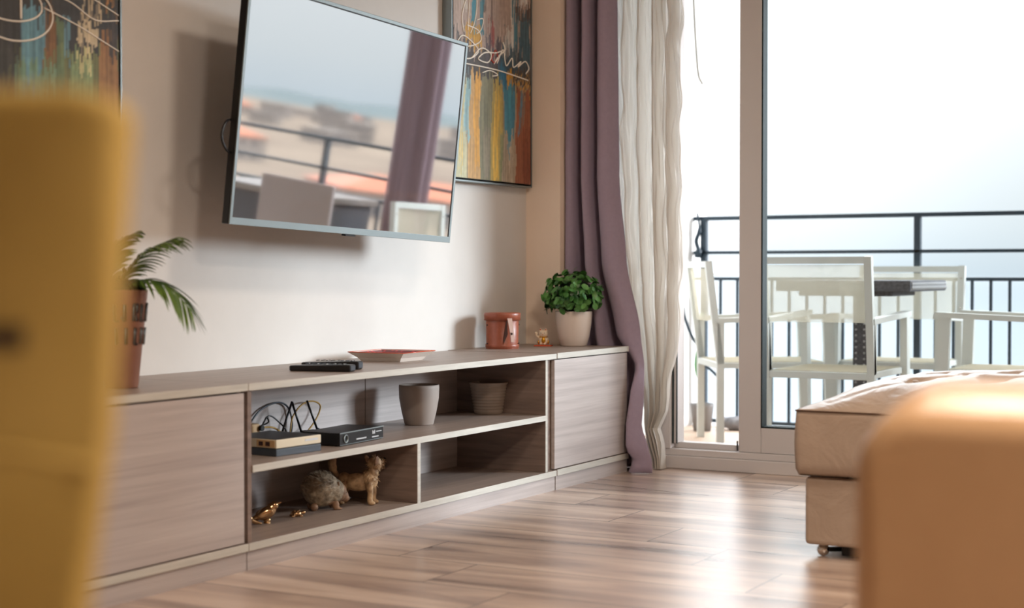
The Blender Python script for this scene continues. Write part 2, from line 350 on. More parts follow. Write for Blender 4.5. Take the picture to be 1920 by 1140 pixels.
bm = B(); box(bm, 5.93, 5.936, -0.50, -0.21, 0.1, 2.24); dpart('side_pane', bm, 'glass')
def sash(x0, y1, y0, z1=2.24):
    bm = B(); w = 0.095; x1 = x0 + 0.05
    box(bm, x0, x1, y1 - w, y1, 0.079, z1, 0.004); box(bm, x0, x1, y0, y0 + w, 0.079, z1, 0.004)
    box(bm, x0, x1, y0 + w, y1 - w, 0.079, 0.182, 0.004); box(bm, x0, x1, y0 + w, y1 - w, z1 - 0.1, z1, 0.004)
    s_ = dpart('sash_frame', bm, 'white_pvc')
    bm = B(); g = 0.006
    for a in ((y1 - w - g, y1 - w), (y0 + w, y0 + w + g)): box(bm, x0 - 0.001, x1 + 0.001, a[0], a[1], 0.182, z1 - 0.1)
    for a in ((0.182, 0.182 + g), (z1 - 0.1 - g, z1 - 0.1)): box(bm, x0 - 0.001, x1 + 0.001, y0 + w, y1 - w, a[0], a[1])
    bm2 = B(); box(bm2, x0 + 0.02, x0 + 0.028, y0 + w, y1 - w, 0.182, z1 - 0.1)
    gp = dpart('glass_pane', bm2, 'glass'); gs = dpart('glazing_seal', bm, 'seal')
sash(5.90, -0.863, -2.95); sash(5.935, -2.9, -3.89)
bm = B(); box(bm, 5.885, 5.905, -0.888, -0.882, 0.95, 1.1, 0.002); box(bm, 5.865, 5.885, -0.89, -0.878, 0.93, 1.12, 0.004); 
bm.free()
bm = B(); box(bm, 5.893, 5.90, -0.862, -0.858, 0.085, 0.125); dpart('sash_stop', bm, 'tvblack')

# ------------------------------------------------------------------ outside: balcony
bm = B(); box(bm, 5.99, 8.05, -7.0, 0.17, -0.22, -0.03); struct('floor_balcony', bm, 'deck')
bm = B(); box(bm, 5.99, 8.1, 0.17, 0.37, -0.22, 3.2); struct('wall_balcony', bm, 'outwall')
bm = B(); box(bm, 5.99, 6.1, -7.0, -3.95, -0.22, 3.2); struct('wall_facade', bm, 'outwall')
bm = B(); box(bm, 5.99, 8.1, -7.0, 0.37, 2.7, 2.9); struct('ceiling_balcony', bm, 'outwall')
# railing
RX = 7.9
rl = thing('balcony_railing', 'dark blue steel balcony railing with three rails and slim uprights', 'railing', (RX, -1.06, -0.03))
def rp(name, bm): o = obj(name, bm, 'rail', rl); o.matrix_parent_inverse = Matrix.Translation((-RX, 1.06, 0.03)); return o
ys_posts = [0.106, -1.06, -2.16, -3.26, -4.36, -5.46]
for y in ys_posts:
    bm = B(); box(bm, RX - 0.012, RX + 0.022, y - 0.017, y + 0.017, -0.03, 1.09, 0.002); rp('post', bm)
for zc, h in ((1.1, 0.022), (0.914, 0.018), (0.772, 0.018), (0.0, 0.02)):
    bm = B(); box(bm, RX - 0.012, RX + 0.02, -6.9, 0.165, zc - h / 2, zc + h / 2, 0.003); rp('rail', bm)
yb = 0.106; k = 0
for a, b in zip(ys_posts, ys_posts[1:]):
    nb = 12
    for i in range(1, nb):
        y = a + (b - a) * i / nb
        bm = B(); box(bm, RX - 0.006, RX + 0.008, y - 0.007, y + 0.007, 0.0, 0.772); rp('baluster', bm)
# cord tied to the left post
bm = B(); tube(bm, catmull([(6.3, -0.488, 2.29), (6.32, -0.489, 1.99), (6.36, -0.492, 1.7), (6.4, -0.497, 1.64)], 16), 0.006)
o = obj('awning_cord', bm, 'white_metal'); tag(o, 'grey awning cord hanging at the open left leaf of the balcony door', 'cord')
bm = B(); tube(bm, catmull([(6.4, -0.497, 1.64), (7.0, -0.25, 1.42), (7.6, 0.0, 1.2), (7.88, 0.09, 1.12)], 20), 0.002); obj('thin_line', bm, 'white_metal', o)
bm = B(); tube(bm, catmull([(7.875, 0.135, 1.13), (7.87, 0.12, 1.04), (7.872, 0.14, 0.98), (7.865, 0.125, 0.93), (7.87, 0.13, 0.89)], 16), [0.006] * 4 + [0.012] * 8 + [0.02] * 4)
tag(obj('tied_strap', bm, 'rail'), 'dark strap bundled around the left railing post', 'strap')

def outdoor_chair(loc, rz, label, w=0.50, d=0.55, top=0.873, arm=0.61, lean=0.06):
    """origin at the middle of the back feet; seat extends towards +x; back at x=0"""
    t = thing('patio_chair', label, 'chair', loc, (0, 0, rz), 'white patio chairs around the wicker table')
    s = 0.032; hw = w / 2
    for sg, nm in ((1, 'l'), (-1, 'r')):
        y = sg * (hw - s / 2)
        bm = B(); beam(bm, (0, y, 0), (0.0, y, arm), 0.034, s); obj('back_leg', bm, 'white_metal', t)
        bm = B(); beam(bm, (d - 0.01, y, 0), (d - 0.03, y, arm), 0.05, s); obj('front_leg', bm, 'white_metal', t)
        bm = B(); beam(bm, (-0.03, y, arm - 0.015), (d + 0.01, y, arm + 0.008), 0.042, 0.024); obj('armrest', bm, 'white_metal', t)
        bm = B(); beam(bm, (-0.0, y, 0.40), (-lean, y, top), 0.032, s); obj('back_post', bm, 'white_metal', t)
    bm = B(); beam(bm, (-lean, -hw + 0.01, top - 0.016), (-lean, hw - 0.01, top - 0.016), 0.026, 0.03); obj('top_rail', bm, 'white_metal', t)
    bm = B()
    for x in (0.0, d - 0.04): box(bm, x - 0.016, x + 0.016, -hw + s, hw - s, 0.375, 0.405, 0.002)
    for sg in (1, -1): box(bm, 0.016, d - 0.05, sg * (hw - s) - 0.012, sg * (hw - s) + 0.012, 0.378, 0.405, 0.002)
    obj('seat_frame', bm, 'white_metal', t)
    bm = B()
    box(bm, 0.0, d - 0.04, -hw + s, hw - s, 0.405, 0.409); obj('seat', bm, 'sling', t)
    bm = B(); n_ = 10; rows = []
    for i in range(n_ + 1):
        u = i / n_; z = arm - 0.02 + (top - 0.035 - arm + 0.02) * u; x = -lean * (z - 0.40) / (top - 0.40)
        rows.append([bm.verts.new((x - 0.018 * math.sin(PI * k / 8), -hw + s * 0.7 + (w - 1.4 * s) * k / 8, z)) for k in range(9)])
    for a, b in zip(rows, rows[1:]):
        for k in range(8): bm.faces.new((a[k], a[k + 1], b[k + 1], b[k])).smooth = True
    bk = obj('backrest', bm, 'sling', t)
    for sg in (1, -1):
        for z in (top - 0.06, arm + 0.04): bm = B(); ball(bm, (-lean * (z - .4) / (top - .4) + 0.018, sg * (hw - s / 2), z), 0.006, n=1); obj('bolt', bm, 'chrome', t)
    return t
FZ = -0.03
outdoor_chair((6.5, -1.0, FZ), 0, 'white patio chair seen from behind, pushed under the near side of the wicker table', top=0.903, arm=0.64)
outdoor_chair((7.76, -1.055, FZ), PI, 'white patio chair on the far side of the wicker table, back against the railing', w=0.53, d=0.42, top=0.868, arm=0.62)
outdoor_chair((7.15, -1.96, FZ), PI / 2, 'white patio chair at the right side of the wicker table, cropped by the photo edge', w=0.50, d=0.55, top=0.89, arm=0.64)
outdoor_chair((7.125, -0.245, FZ), math.atan2(-0.84, 0.545), 'white patio chair seen through the open door leaf, left of the wicker table', w=0.53, d=0.55, top=0.89, arm=0.62)
# wicker table
tb = thing('wicker_table', 'dark grey wicker balcony table with square top and centre column', 'table', (7.28, -0.96, FZ))
bm = B(); box(bm, -0.33, 0.32, -0.317, 0.317, 0.748, 0.799, 0.006); obj('table_top', bm, 'rattan', tb)
bm = B()
for i in range(22):
    x = -0.315 + i * 0.0286; tube(bm, [(x, -0.3185, 0.757), (x + 0.014, -0.3205, 0.775), (x + 0.028, -0.3185, 0.757)], 0.004, 5)
    tube(bm, [(x, -0.3185, 0.79), (x + 0.014, -0.3205, 0.777), (x + 0.028, -0.3185, 0.79)], 0.003, 5)
obj('woven_edge', bm, 'rattan_light', tb)
bm = B(); box(bm, -0.2, 0.2, -0.2, 0.25, 0.725, 0.748, 0.006); obj('apron', bm, 'rattan', tb)
bm = B(); box(bm, -0.036, 0.036, -0.036, 0.036, 0.02, 0.73, 0.004)
for z in range(24):
    for x in (-0.02, 0.02): ball(bm, (-0.037, x, 0.06 + z * 0.028), 0.006, n=1, mi=1)
obj('column', bm, ['rattan', 'rattan_light'], tb)
bm = B(); box(bm, -0.2, 0.2, -0.2, 0.2, 0, 0.02, 0.004); obj('base_plate', bm, 'rattan', tb)
# potted stalk plant
pp = thing('potted_stalk_plant', 'leggy green plant in a grey plastic pot by the left railing post', 'plant', (7.62, 0.0, FZ))
bm = B(); lathe(bm, [(0, 0), (0.045, 0), (0.062, 0.13), (0.064, 0.145), (0.058, 0.145), (0.056, 0.13), (0, 0.13)]); obj('pot', bm, 'potgrey', pp)
bm = B(); lathe(bm, [(0, 0.132), (0.056, 0.132)], 24); obj('soil', bm, 'soil', pp)
bm = B(); tube(bm, catmull([(0, 0, 0.14), (0.01, 0.02, 0.26), (0.0, 0.03, 0.36), (0.01, 0.01, 0.5), (-0.01, 0.0, 0.62)], 18), [0.012] * 6 + [0.016] * 8 + [0.01] * 4); obj('stem', bm, 'flesh', pp)
for p in ([(0, 0.03, 0.36), (-0.02, -0.05, 0.33), (-0.03, -0.12, 0.27)], [(0.01, 0.01, 0.42), (0, 0.06, 0.5), (0, 0.1, 0.6), (0, 0.11, 0.66)]):
    bm = B(); tube(bm, catmull(p, 12), [0.008] * 11 + [0.003]); obj('side_shoot', bm, 'rail', pp)
# grey bundle at the baluster foot
bm = B(); ball(bm, (0, 0, 0.035), 0.06, (1, 1.6, 0.6)); 
for v in bm.verts: v.co += noise.noise_vector(v.co * 30) * 0.012; v.co.z = max(v.co.z, 0)
tag(obj('cloth_bundle', bm, 'cushgrey', loc=(7.75, -0.14, FZ)), 'crumpled grey cloth on the balcony floor by the railing foot', 'cloth')

# things on the balcony beyond the frame, seen only in the television's reflection
bm = B(); rows = []
for i in range(40):
    z = 2.9 - i / 39 * 2.9; rows.append([bm.verts.new((0.085 * math.cos(2 * PI * k / 40) * (1 + 0.22 * math.cos(6 * 2 * PI * k / 40)) , 0.11 * math.sin(2 * PI * k / 40) * (1 + 0.22 * math.cos(6 * 2 * PI * k / 40)), z)) for k in range(40)])
for a, b in zip(rows, rows[1:]):
    for k in range(40): bm.faces.new((a[k], a[(k + 1) % 40], b[(k + 1) % 40], b[k])).smooth = True
o = obj('outdoor_curtain', bm, 'outcurtain', loc=(7.5, -2.34, FZ)); tag(o, 'gathered mauve outdoor curtain reflected in the right part of the television screen', 'curtain')
t = thing('patio_chair', 'patio chair with solid grey back, reflected low in the television screen', 'chair', (6.6, -2.42, FZ), (0, 0, R(0)))
bm = B(); box(bm, -0.03, 0.0, -0.24, 0.24, 0.42, 0.93, 0.01); obj('backrest', bm, 'plaingrey', t)
bm = B(); box(bm, 0.0, 0.46, -0.24, 0.24, 0.41, 0.45, 0.01); obj('seat', bm, 'plaingrey', t)
for x in (0.0, 0.44):
    for y in (-0.22, 0.22): bm = B(); box(bm, x - 0.015, x + 0.015, y - 0.015, y + 0.015, 0, 0.41); obj('leg', bm, 'white_metal', t)
t = thing('storage_cabinet', 'dark balcony storage chest with pale lid, reflected at the lower left of the television', 'chest', (7.38, -3.1, FZ))
bm = B(); box(bm, -0.3, 0.3, -0.4, 0.4, 0, 0.78, 0.01); obj('body', bm, 'rattan', t)
bm = B(); box(bm, -0.33, 0.33, -0.43, 0.43, 0.78, 0.82, 0.008); obj('lid', bm, 'lidpaint', t)

# ------------------------------------------------------------------ outside: the far view
bm = B(); box(bm, 14, 6500, 150, 6500, -17, -16); box(bm, 30, 6500, -350, 150, -17, -16); o = obj('sea', bm, 'sea'); o['kind'] = 'stuff'; tag(o, 'pale hazy sea beyond the balcony railing', 'sea')
bm = B(); n_ = 60
def landy(x): return -40 - 0.10 * x
vv = [[bm.verts.new((8.5 + (i / n_) ** 2 * 5200, landy(8.5 + (i / n_) ** 2 * 5200) - (j / n_) ** 2 * 5200 + (40 if i < 6 else 0) * (j == 0), -15 + 2.5 * noise.noise(Vector((i * .3, j * .3, 0))))) for j in range(n_ + 1)] for i in range(n_ + 1)]
for i in range(n_):
    for j in range(n_): bm.faces.new((vv[i][j], vv[i + 1][j], vv[i + 1][j + 1], vv[i][j + 1])).smooth = True
o = obj('floor_land', bm, 'land'); o['kind'] = 'structure'
# hills
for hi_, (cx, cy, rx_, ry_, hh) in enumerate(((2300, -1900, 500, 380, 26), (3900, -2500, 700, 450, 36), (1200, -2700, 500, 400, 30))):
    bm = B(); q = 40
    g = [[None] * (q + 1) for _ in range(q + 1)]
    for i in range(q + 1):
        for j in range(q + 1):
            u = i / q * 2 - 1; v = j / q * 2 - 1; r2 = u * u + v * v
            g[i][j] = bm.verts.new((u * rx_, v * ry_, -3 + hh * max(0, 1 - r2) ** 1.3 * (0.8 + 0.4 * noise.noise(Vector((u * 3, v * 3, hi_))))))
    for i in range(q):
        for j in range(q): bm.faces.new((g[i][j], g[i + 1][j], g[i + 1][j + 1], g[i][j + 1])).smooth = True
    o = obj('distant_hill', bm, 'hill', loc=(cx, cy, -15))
    tag(o, ['broad haze grey hill on the skyline of the screen reflection', 'low far hill nearest the sea in the screen reflection', 'hill at the left end of the reflected skyline'][hi_], 'hill')
rnd = random.Random(3)
def house(x, y, w_, d_, h_, rz, roof, lab, grp):
    t = thing('house', lab, 'house', (x, y, -15.5), (0, 0, rz), grp)
    bm = B(); box(bm, -w_ / 2, w_ / 2, -d_ / 2, d_ / 2, 0, h_); obj('walls', bm, 'housewall', t)
    bm = B()
    if roof:
        a = [(-w_ / 2 - .4, -d_ / 2 - .4, h_), (w_ / 2 + .4, -d_ / 2 - .4, h_), (w_ / 2 + .4, d_ / 2 + .4, h_), (-w_ / 2 - .4, d_ / 2 + .4, h_), (-w_ / 4, 0, h_ + 2.2), (w_ / 4, 0, h_ + 2.2)]
        v = [bm.verts.new(p) for p in a]
        for f in ((0, 1, 5, 4), (1, 2, 5), (2, 3, 4, 5), (3, 0, 4), (3, 2, 1, 0)): bm.faces.new([v[i] for i in f])
    else: box(bm, -w_ / 2 - .2, w_ / 2 + .2, -d_ / 2 - .2, d_ / 2 + .2, h_, h_ + .4)
    obj('roof', bm, 'terracotta' if roof else 'housewall', t)
    bm = B()
    for f in range(int(h_ // 3)):
        for k in range(-2, 3): box(bm, k * w_ / 6 - .5, k * w_ / 6 + .5, -d_ / 2 - .05, d_ / 2 + .05, f * 3 + 1, f * 3 + 2.3); box(bm, -w_ / 2 - .05, w_ / 2 + .05, k * d_ / 6 - .5, k * d_ / 6 + .5, f * 3 + 1, f * 3 + 2.3)
    obj('window', bm, 'win_dark', t)
house(205, -131, 34, 18, 4.5, 0.6, True, 'nearest terracotta roofed house in the screen reflection, right of its railing post', None)
house(172, -158, 16, 12, 4, 0.4, True, 'second terracotta roofed house in the screen reflection, behind the nearest one', None)
placed = [(205, -131), (172, -158)]; i = 0
while i < 40:
    t_ = rnd.uniform(300, 1400); a = R(rnd.uniform(-47, -28)); x = t_ * math.cos(a); y = t_ * math.sin(a)
    if min(math.hypot(x - p[0], y - p[1]) for p in placed) < 32: continue
    placed.append((x, y)); i += 1
    house(x, y, rnd.uniform(12, 24), rnd.uniform(10, 16), rnd.choice((6, 6, 9, 12)) if t_ > 300 else 6, rnd.uniform(0, 3), rnd.random() < 0.2, 'pale house in the distant town reflected in the television screen', 'houses of the distant town')

# ------------------------------------------------------------------ media furniture
YF = -0.475
def unit(name, lab, x0):
    return thing(name, lab, 'cabinet', (x0, 0, 0))
def slab(name, par, x0, x1, z0, z1, y0=YF, y1=-0.002, mtop='woodtop'):
    bm = B(); box(bm, x0, x1, y0, y1, z0, z1, 0.001, 1)
    bm.faces.ensure_lookup_table()
    bm.normal_update()
    for f in bm.faces:
        if f.normal.y < -0.7: f.material_index = 1
    return obj(name, bm, [mtop, 'edge'], par)
def pbox(name, par, m_, *a, **k):
    bm = B(); box(bm, *a, **k); return obj(name, bm, m_, par)
# left closed cabinet
LX = 2.0
u = unit('media_cabinet', 'closed grey oak media cabinet at the left end, copper planter standing on it', LX); w_ = 3.277 - LX
slab('top_panel', u, 0, w_, 0.485, 0.505); slab('base_panel', u, 0, w_, 0.053, 0.074)
pbox('plinth', u, 'wood', 0.0, w_ - 0.001, -0.467, -0.445, 0.0, 0.053)
pbox('side_panel', u, 'wood', 0.0, 0.018, -0.45, -0.01, 0.074, 0.485); pbox('side_panel', u, 'wood', w_ - 0.018, w_ - 0.002, -0.45, -0.01, 0.074, 0.485)
pbox('back_panel', u, 'wood', 0.018, w_ - 0.018, -0.02, -0.01, 0.074, 0.485)
d1 = pbox('cabinet_door', u, 'wood', 0.004, w_ - 0.012, -0.470, -0.452, 0.077, 0.480, bev=0.0015)
# middle open shelf unit
u = unit('open_shelf_unit', 'long open grey oak shelf unit between the two closed cabinets', 3.279); w_ = 5.060 - 3.279
slab('top_panel', u, 0, w_, 0.485, 0.505); slab('base_panel', u, 0, w_, 0.053, 0.074)
pbox('plinth', u, 'wood', 0.001, w_ - 0.001, -0.467, -0.445, 0.0, 0.053)
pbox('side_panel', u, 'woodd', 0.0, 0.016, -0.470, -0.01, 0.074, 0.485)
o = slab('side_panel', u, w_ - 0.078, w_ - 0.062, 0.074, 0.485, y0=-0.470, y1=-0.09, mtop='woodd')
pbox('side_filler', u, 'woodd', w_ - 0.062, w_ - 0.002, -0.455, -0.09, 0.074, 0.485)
pbox('back_panel', u, 'wood', 0.016, 1.10, -0.09, -0.08, 0.074, 0.485); pbox('back_panel', u, 'wood', 1.102, w_ - 0.062, -0.092, -0.08, 0.074, 0.485)
slab('shelf', u, 0.016, w_ - 0.079, 0.263, 0.283, y1=-0.092)
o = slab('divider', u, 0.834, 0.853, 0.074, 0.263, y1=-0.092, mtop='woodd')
# right closed cabinet
u = unit('media_cabinet', 'closed grey oak media cabinet at the right end beside the curtains', 5.062); w_ = 5.682 - 5.062
slab('top_panel', u, 0, w_, 0.486, 0.507, y0=-0.477); slab('base_panel', u, 0, w_, 0.053, 0.076, y0=-0.477)
pbox('plinth', u, 'wood', 0.001, w_ - 0.001, -0.469, -0.447, 0.0, 0.053)
pbox('side_panel', u, 'wood', 0.0, 0.016, -0.45, -0.01, 0.076, 0.486); pbox('side_panel', u, 'wood', w_ - 0.018, w_ - 0.002, -0.45, -0.01, 0.076, 0.486)
pbox('back_panel', u, 'wood', 0.018, w_ - 0.018, -0.02, -0.01, 0.076, 0.486)
pbox('cabinet_door', u, 'wood', -0.014, w_ - 0.006, -0.472, -0.457, 0.079, 0.482, bev=0.0015)

# ------------------------------------------------------------------ television
TW, TH = 1.2, 0.705
sw, ti, ro = R(-0.3), R(5.3), R(1.58)
a_ = Vector((math.cos(sw), math.sin(sw), 0)); n0 = Vector((math.sin(sw), -math.cos(sw), 0)); uz = Vector((0, 0, 1))
nn = n0 * math.cos(ti) - uz * math.sin(ti); u2 = nn.cross(a_); u2 = -u2 if u2.z < 0 else u2
a2 = a_ * math.cos(ro) - u2 * math.sin(ro); u3 = u2 * math.cos(ro) + a_ * math.sin(ro)
tv = thing('television', 'flat screen television with silver bezel on a tilting wall bracket', 'television', (4.089, -0.278, 1.276))
tv.rotation_mode = 'QUATERNION'; tv.rotation_quaternion = Matrix((a2, u3, nn)).transposed().to_quaternion()   # local x right, y up, z out
hw, hh = TW / 2, TH / 2
bm = B(); box(bm, -hw, hw, -hh, hh, -0.03, -0.004, 0.003); box(bm, -hw * 0.6, hw * 0.6, -hh * 0.75, hh * 0.45, -0.06, -0.03, 0.01); obj('housing', bm, 'tvblack', tv)
bm = B(); b1 = 0.0115; b2 = 0.021
box(bm, -hw, hw, -hh, -hh + b2, -0.004, 0.0, 0.001); box(bm, -hw, hw, hh - b1, hh, -0.004, 0.0, 0.001)
box(bm, -hw, -hw + b1, -hh + b2, hh - b1, -0.004, 0.0, 0.001); box(bm, hw - b1, hw, -hh + b2, hh - b1, -0.004, 0.0, 0.001)
obj('bezel', bm, 'silver', tv)
bm = B(); box(bm, -hw + b1, hw - b1, -hh + b2, hh - b1, -0.004, -0.0022); obj('screen', bm, 'screen', tv)
bm = B(); g = 0.004
box(bm, hw - b1 - g, hw - b1, -hh + b2, hh - b1, -0.0022, -0.0012); box(bm, -hw + b1, hw - b1, hh - b1 - 0.003, hh - b1, -0.0022, -0.0012); obj('screen_border', bm, 'tvblack', tv)
bm = B(); box(bm, -0.025, 0.03, -hh - 0.006, -hh, -0.02, -0.004, 0.001); obj('sensor_bar', bm, 'tvblack', tv)
# bracket (moves with the tv; plate on the wall)
bm = B(); c = Matrix((a2, u3, nn)).transposed().inverted()
def tvl(p): return c @ (Vector(p) - Vector((4.089, -0.278, 1.276)))
beam(bm, tvl((3.96, -0.23, 1.34)), tvl((3.96, -0.02, 1.30)), 0.04, 0.03); beam(bm, tvl((4.16, -0.23, 1.34)), tvl((4.16, -0.02, 1.30)), 0.04, 0.03)
beam(bm, tvl((4.06, -0.012, 1.18)), tvl((4.06, -0.012, 1.42)), 0.3, 0.016)
obj('wall_bracket', bm, 'blackmetal', tv)
bm = B(); tube(bm, catmull([tvl(p) for p in ((3.54, -0.22, 1.145), (3.462, -0.25, 1.152), (3.440, -0.25, 1.19), (3.462, -0.25, 1.235), (3.54, -0.22, 1.245))], 24), 0.004); obj('cable_loop', bm, 'tvblack', tv)

# ------------------------------------------------------------------ paintings
def stroke_color(strokes, base, u, z):
    wob = 0.034 * noise.noise(Vector((u * 9, z * 7, 1.3))); fine = 0.075 * noise.noise(Vector((u * 55, z * 3, 4.1))) + 0.02 * noise.noise(Vector((u * 120, z * 40, 2.2)))
    c = Vector(base)
    for (u0, u1, z0, z1, col, dens) in strokes:
        uu = u + wob; zz = z + fine
        if u0 <= uu <= u1 and z0 <= zz <= z1:
            d_ = noise.noise(Vector((u * 70, z * 9, u0 * 31 + z0 * 17))) * 0.5 + 0.5
            if d_ < dens: c = c.lerp(Vector(col), 0.9)
            elif d_ < dens + 0.1: c = c.lerp(Vector(col), 0.5)
    c = c.lerp(Vector((134, 122, 106)), 0.14)
    k = 1 + 0.22 * noise.noise(Vector((u * 90, z * 6, 9))) + 0.08 * noise.noise(Vector((u * 40, z * 60, 5)))
    return [max(0, min(255, v * k)) for v in c]
def painting(name, lab, x0, x1, z0, z1, strokes, base, scribs, th=0.043, basefn=None):
    t = thing(name, lab, 'painting', ((x0 + x1) / 2, 0, z0))
    w_ = x1 - x0; h_ = z1 - z0; hw_ = w_ / 2
    bm = B(); f = 0.006
    for a in ((-hw_, -hw_ + f), (hw_ - f, hw_)): box(bm, a[0], a[1], -th, -0.002, 0, h_, 0.0006, 1)
    box(bm, -hw_ + f, hw_ - f, -th, -0.002, 0, f, 0.0006, 1); box(bm, -hw_ + f, hw_ - f, -th, -0.002, h_ - f, h_, 0.0006, 1); box(bm, -hw_ + f, hw_ - f, -0.012, -0.002, f, h_ - f)
    obj('frame', bm, 'silver', t)
    bm = B(); i_ = 0.012
    box(bm, -hw_ + i_, hw_ - i_, -th + 0.003, -0.012, i_, h_ - i_); obj('stretcher', bm, 'blackmetal', t)
    nx, nz = 110, 300; me = bpy.data.meshes.new('canvas'); vs_ = []; fs = []; cs = []
    W_ = w_ - 2 * i_ - 0.004; H_ = h_ - 2 * i_ - 0.004
    for j in range(nz + 1):
        for i in range(nx + 1):
            uu = i / nx; zz = j / nz * H_; vs_.append((-W_ / 2 + W_ * uu, -th + 0.001, i_ + 0.002 + zz)); bb = basefn(uu, zz) if basefn else base
            cs.append(srgb(*stroke_color(strokes, bb, uu, zz)))
    for j in range(nz):
        for i in range(nx): q = j * (nx + 1) + i; fs.append((q, q + 1, q + nx + 2, q + nx + 1))
    me.from_pydata(vs_, [], fs); ca = me.color_attributes.new('pigment', 'FLOAT_COLOR', 'POINT')
    for q, cc in enumerate(cs): ca.data[q].color = cc
    me.materials.append(M['pigment']); o = bpy.data.objects.new('canvas', me); COL.objects.link(o); o.parent = t
    for p in me.polygons: p.use_smooth = True
    for red, wd, pts in scribs:
        bm = B(); P = catmull([(-W_ / 2 + W_ * a, -th - 0.0003, i_ + b) for a, b in pts], len(pts) * 8); tube(bm, P, wd * 1.3, 5)
        obj('paint_line', bm, 'scribble_red' if red else 'scribble', t)
    return t
# right painting
rs = [
 # lower drips
 (0.00, 0.16, -1, 0.42, (186, 186, 150), 0.9), (0.06, 0.12, 0.02, 0.34, (206, 176, 96), 0.5), (0.17, 0.33, -1, 0.40, (196, 150, 86), 0.9), (0.24, 0.32, 0.05, 0.46, (214, 152, 48), 0.7), (0.14, 0.19, 0.18, 0.48, (126, 172, 184), 0.8),
 (0.33, 0.47, -1, 0.46, (112, 112, 84), 0.95), (0.38, 0.46, 0.0, 0.2, (128, 118, 98), 0.6), (0.47, 0.60, -1, 0.42, (176, 150, 66), 0.9), (0.50, 0.56, 0.0, 0.36, (214, 166, 52), 0.6), (0.58, 0.64, -1, 0.2, (126, 132, 92), 0.8),
 (0.62, 0.84, -1, 0.30, (168, 150, 128), 0.9), (0.70, 0.76, 0.0, 0.28, (196, 178, 156), 0.6), (0.80, 1.01, -1, 0.38, (142, 70, 42), 0.95), (0.90, 1.01, 0, 0.22, (120, 54, 32), 0.6), (0.84, 0.92, 0.22, 0.40, (124, 100, 88), 0.6),
 (0.62, 0.78, 0.18, 0.50, (44, 124, 156), 0.75), (0.68, 0.72, 0.12, 0.44, (60, 146, 172), 0.7), (0.83, 0.87, 0.2, 0.42, (78, 132, 160), 0.5),
 # dark band
 (-0.01, 1.01, 0.405, 0.50, (44, 40, 42), 0.8), (0.0, 0.2, 0.38, 0.56, (58, 54, 56), 0.6), (0.56, 0.68, 0.38, 0.48, (30, 104, 140), 0.7), (0.68, 0.76, 0.40, 0.455, (214, 150, 44), 0.85), (0.78, 1.0, 0.385, 0.40, (206, 146, 56), 0.8), (0.78, 1.0, 0.425, 0.438, (190, 140, 70), 0.7),
 (0.16, 0.34, 0.52, 0.60, (206, 152, 40), 0.75), (0.40, 0.60, 0.46, 0.56, (72, 66, 76), 0.6), (0.60, 1.01, 0.46, 0.58, (42, 76, 96), 0.55),
 # upper
 (0.13, 0.17, 0.66, 1.2, (66, 54, 48), 0.5), (0.22, 0.27, 0.60, 0.76, (54, 140, 166), 0.8), (0.33, 0.38, 0.56, 0.72, (40, 118, 140), 0.7), (0.10, 0.22, 0.66, 0.86, (198, 190, 178), 0.55), (0.27, 0.31, 0.72, 1.2, (70, 56, 50), 0.6),
 (0.36, 0.40, 0.66, 1.2, (96, 78, 70), 0.5), (0.46, 0.50, 0.62, 1.2, (104, 82, 74), 0.5), (0.54, 0.58, 0.74, 1.2, (88, 70, 62), 0.5), (0.74, 0.79, 0.56, 0.75, (214, 208, 200), 0.75), (0.64, 0.76, 0.54, 0.62, (220, 218, 212), 0.5),
 (0.76, 0.84, 0.56, 0.90, (48, 112, 136), 0.55), (0.84, 1.01, 0.50, 0.70, (46, 88, 108), 0.65), (0.86, 0.97, 0.74, 0.95, (206, 204, 202), 0.6), (0.80, 1.01, 0.66, 0.74, (74, 62, 60), 0.5), (0.44, 0.52, 0.52, 0.64, (150, 62, 58), 0.4), (0.94, 1.01, 0.9, 1.2, (84, 76, 72), 0.6)]
def rbase(u_, z_): return (172, 150, 138) if z_ > 0.45 else (150, 134, 104)
scr = [(False, 0.0022, [(0.02, 0.50), (0.10, 0.545), (0.22, 0.53), (0.30, 0.50), (0.20, 0.465), (0.05, 0.46), (-0.0, 0.475), (0.06, 0.50), (0.22, 0.515), (0.33, 0.545), (0.30, 0.58), (0.16, 0.59)]),
       (False, 0.0020, [(0.12, 0.56), (0.10, 0.62), (0.16, 0.70), (0.22, 0.735), (0.28, 0.70), (0.26, 0.62), (0.20, 0.56)]),
       (False, 0.0018, [(0.17, 0.57), (0.19, 0.68), (0.21, 0.74), (0.20, 0.86)]), (False, 0.0018, [(0.28, 0.62), (0.36, 0.63), (0.34, 0.59), (0.28, 0.565)]),
       (False, 0.0024, [(0.22, 0.47), (0.34, 0.515), (0.46, 0.50), (0.42, 0.465), (0.30, 0.47), (0.38, 0.50), (0.52, 0.51), (0.60, 0.52), (0.50, 0.465), (0.56, 0.50), (0.64, 0.53), (0.62, 0.56)]),
       (False, 0.0022, [(0.54, 0.47), (0.62, 0.53), (0.66, 0.47), (0.74, 0.505), (0.76, 0.47), (0.86, 0.50), (0.82, 0.475), (0.92, 0.505), (0.97, 0.48), (0.93, 0.455)]),
       (True, 0.0024, [(0.46, 0.475), (0.52, 0.52), (0.55, 0.49), (0.50, 0.47), (0.47, 0.48)]),
       (False, 0.0022, [(0.08, 0.44), (0.35, 0.443), (0.6, 0.442), (0.96, 0.43)]), (False, 0.0018, [(0.35, 0.42), (0.45, 0.435), (0.55, 0.425), (0.48, 0.415)])]
painting('abstract_painting', 'framed abstract painting of dripping ochre and blue streaks, right of the television', 5.025, 5.665, 1.155, 2.35, rs, (160, 140, 120), scr, basefn=rbase)
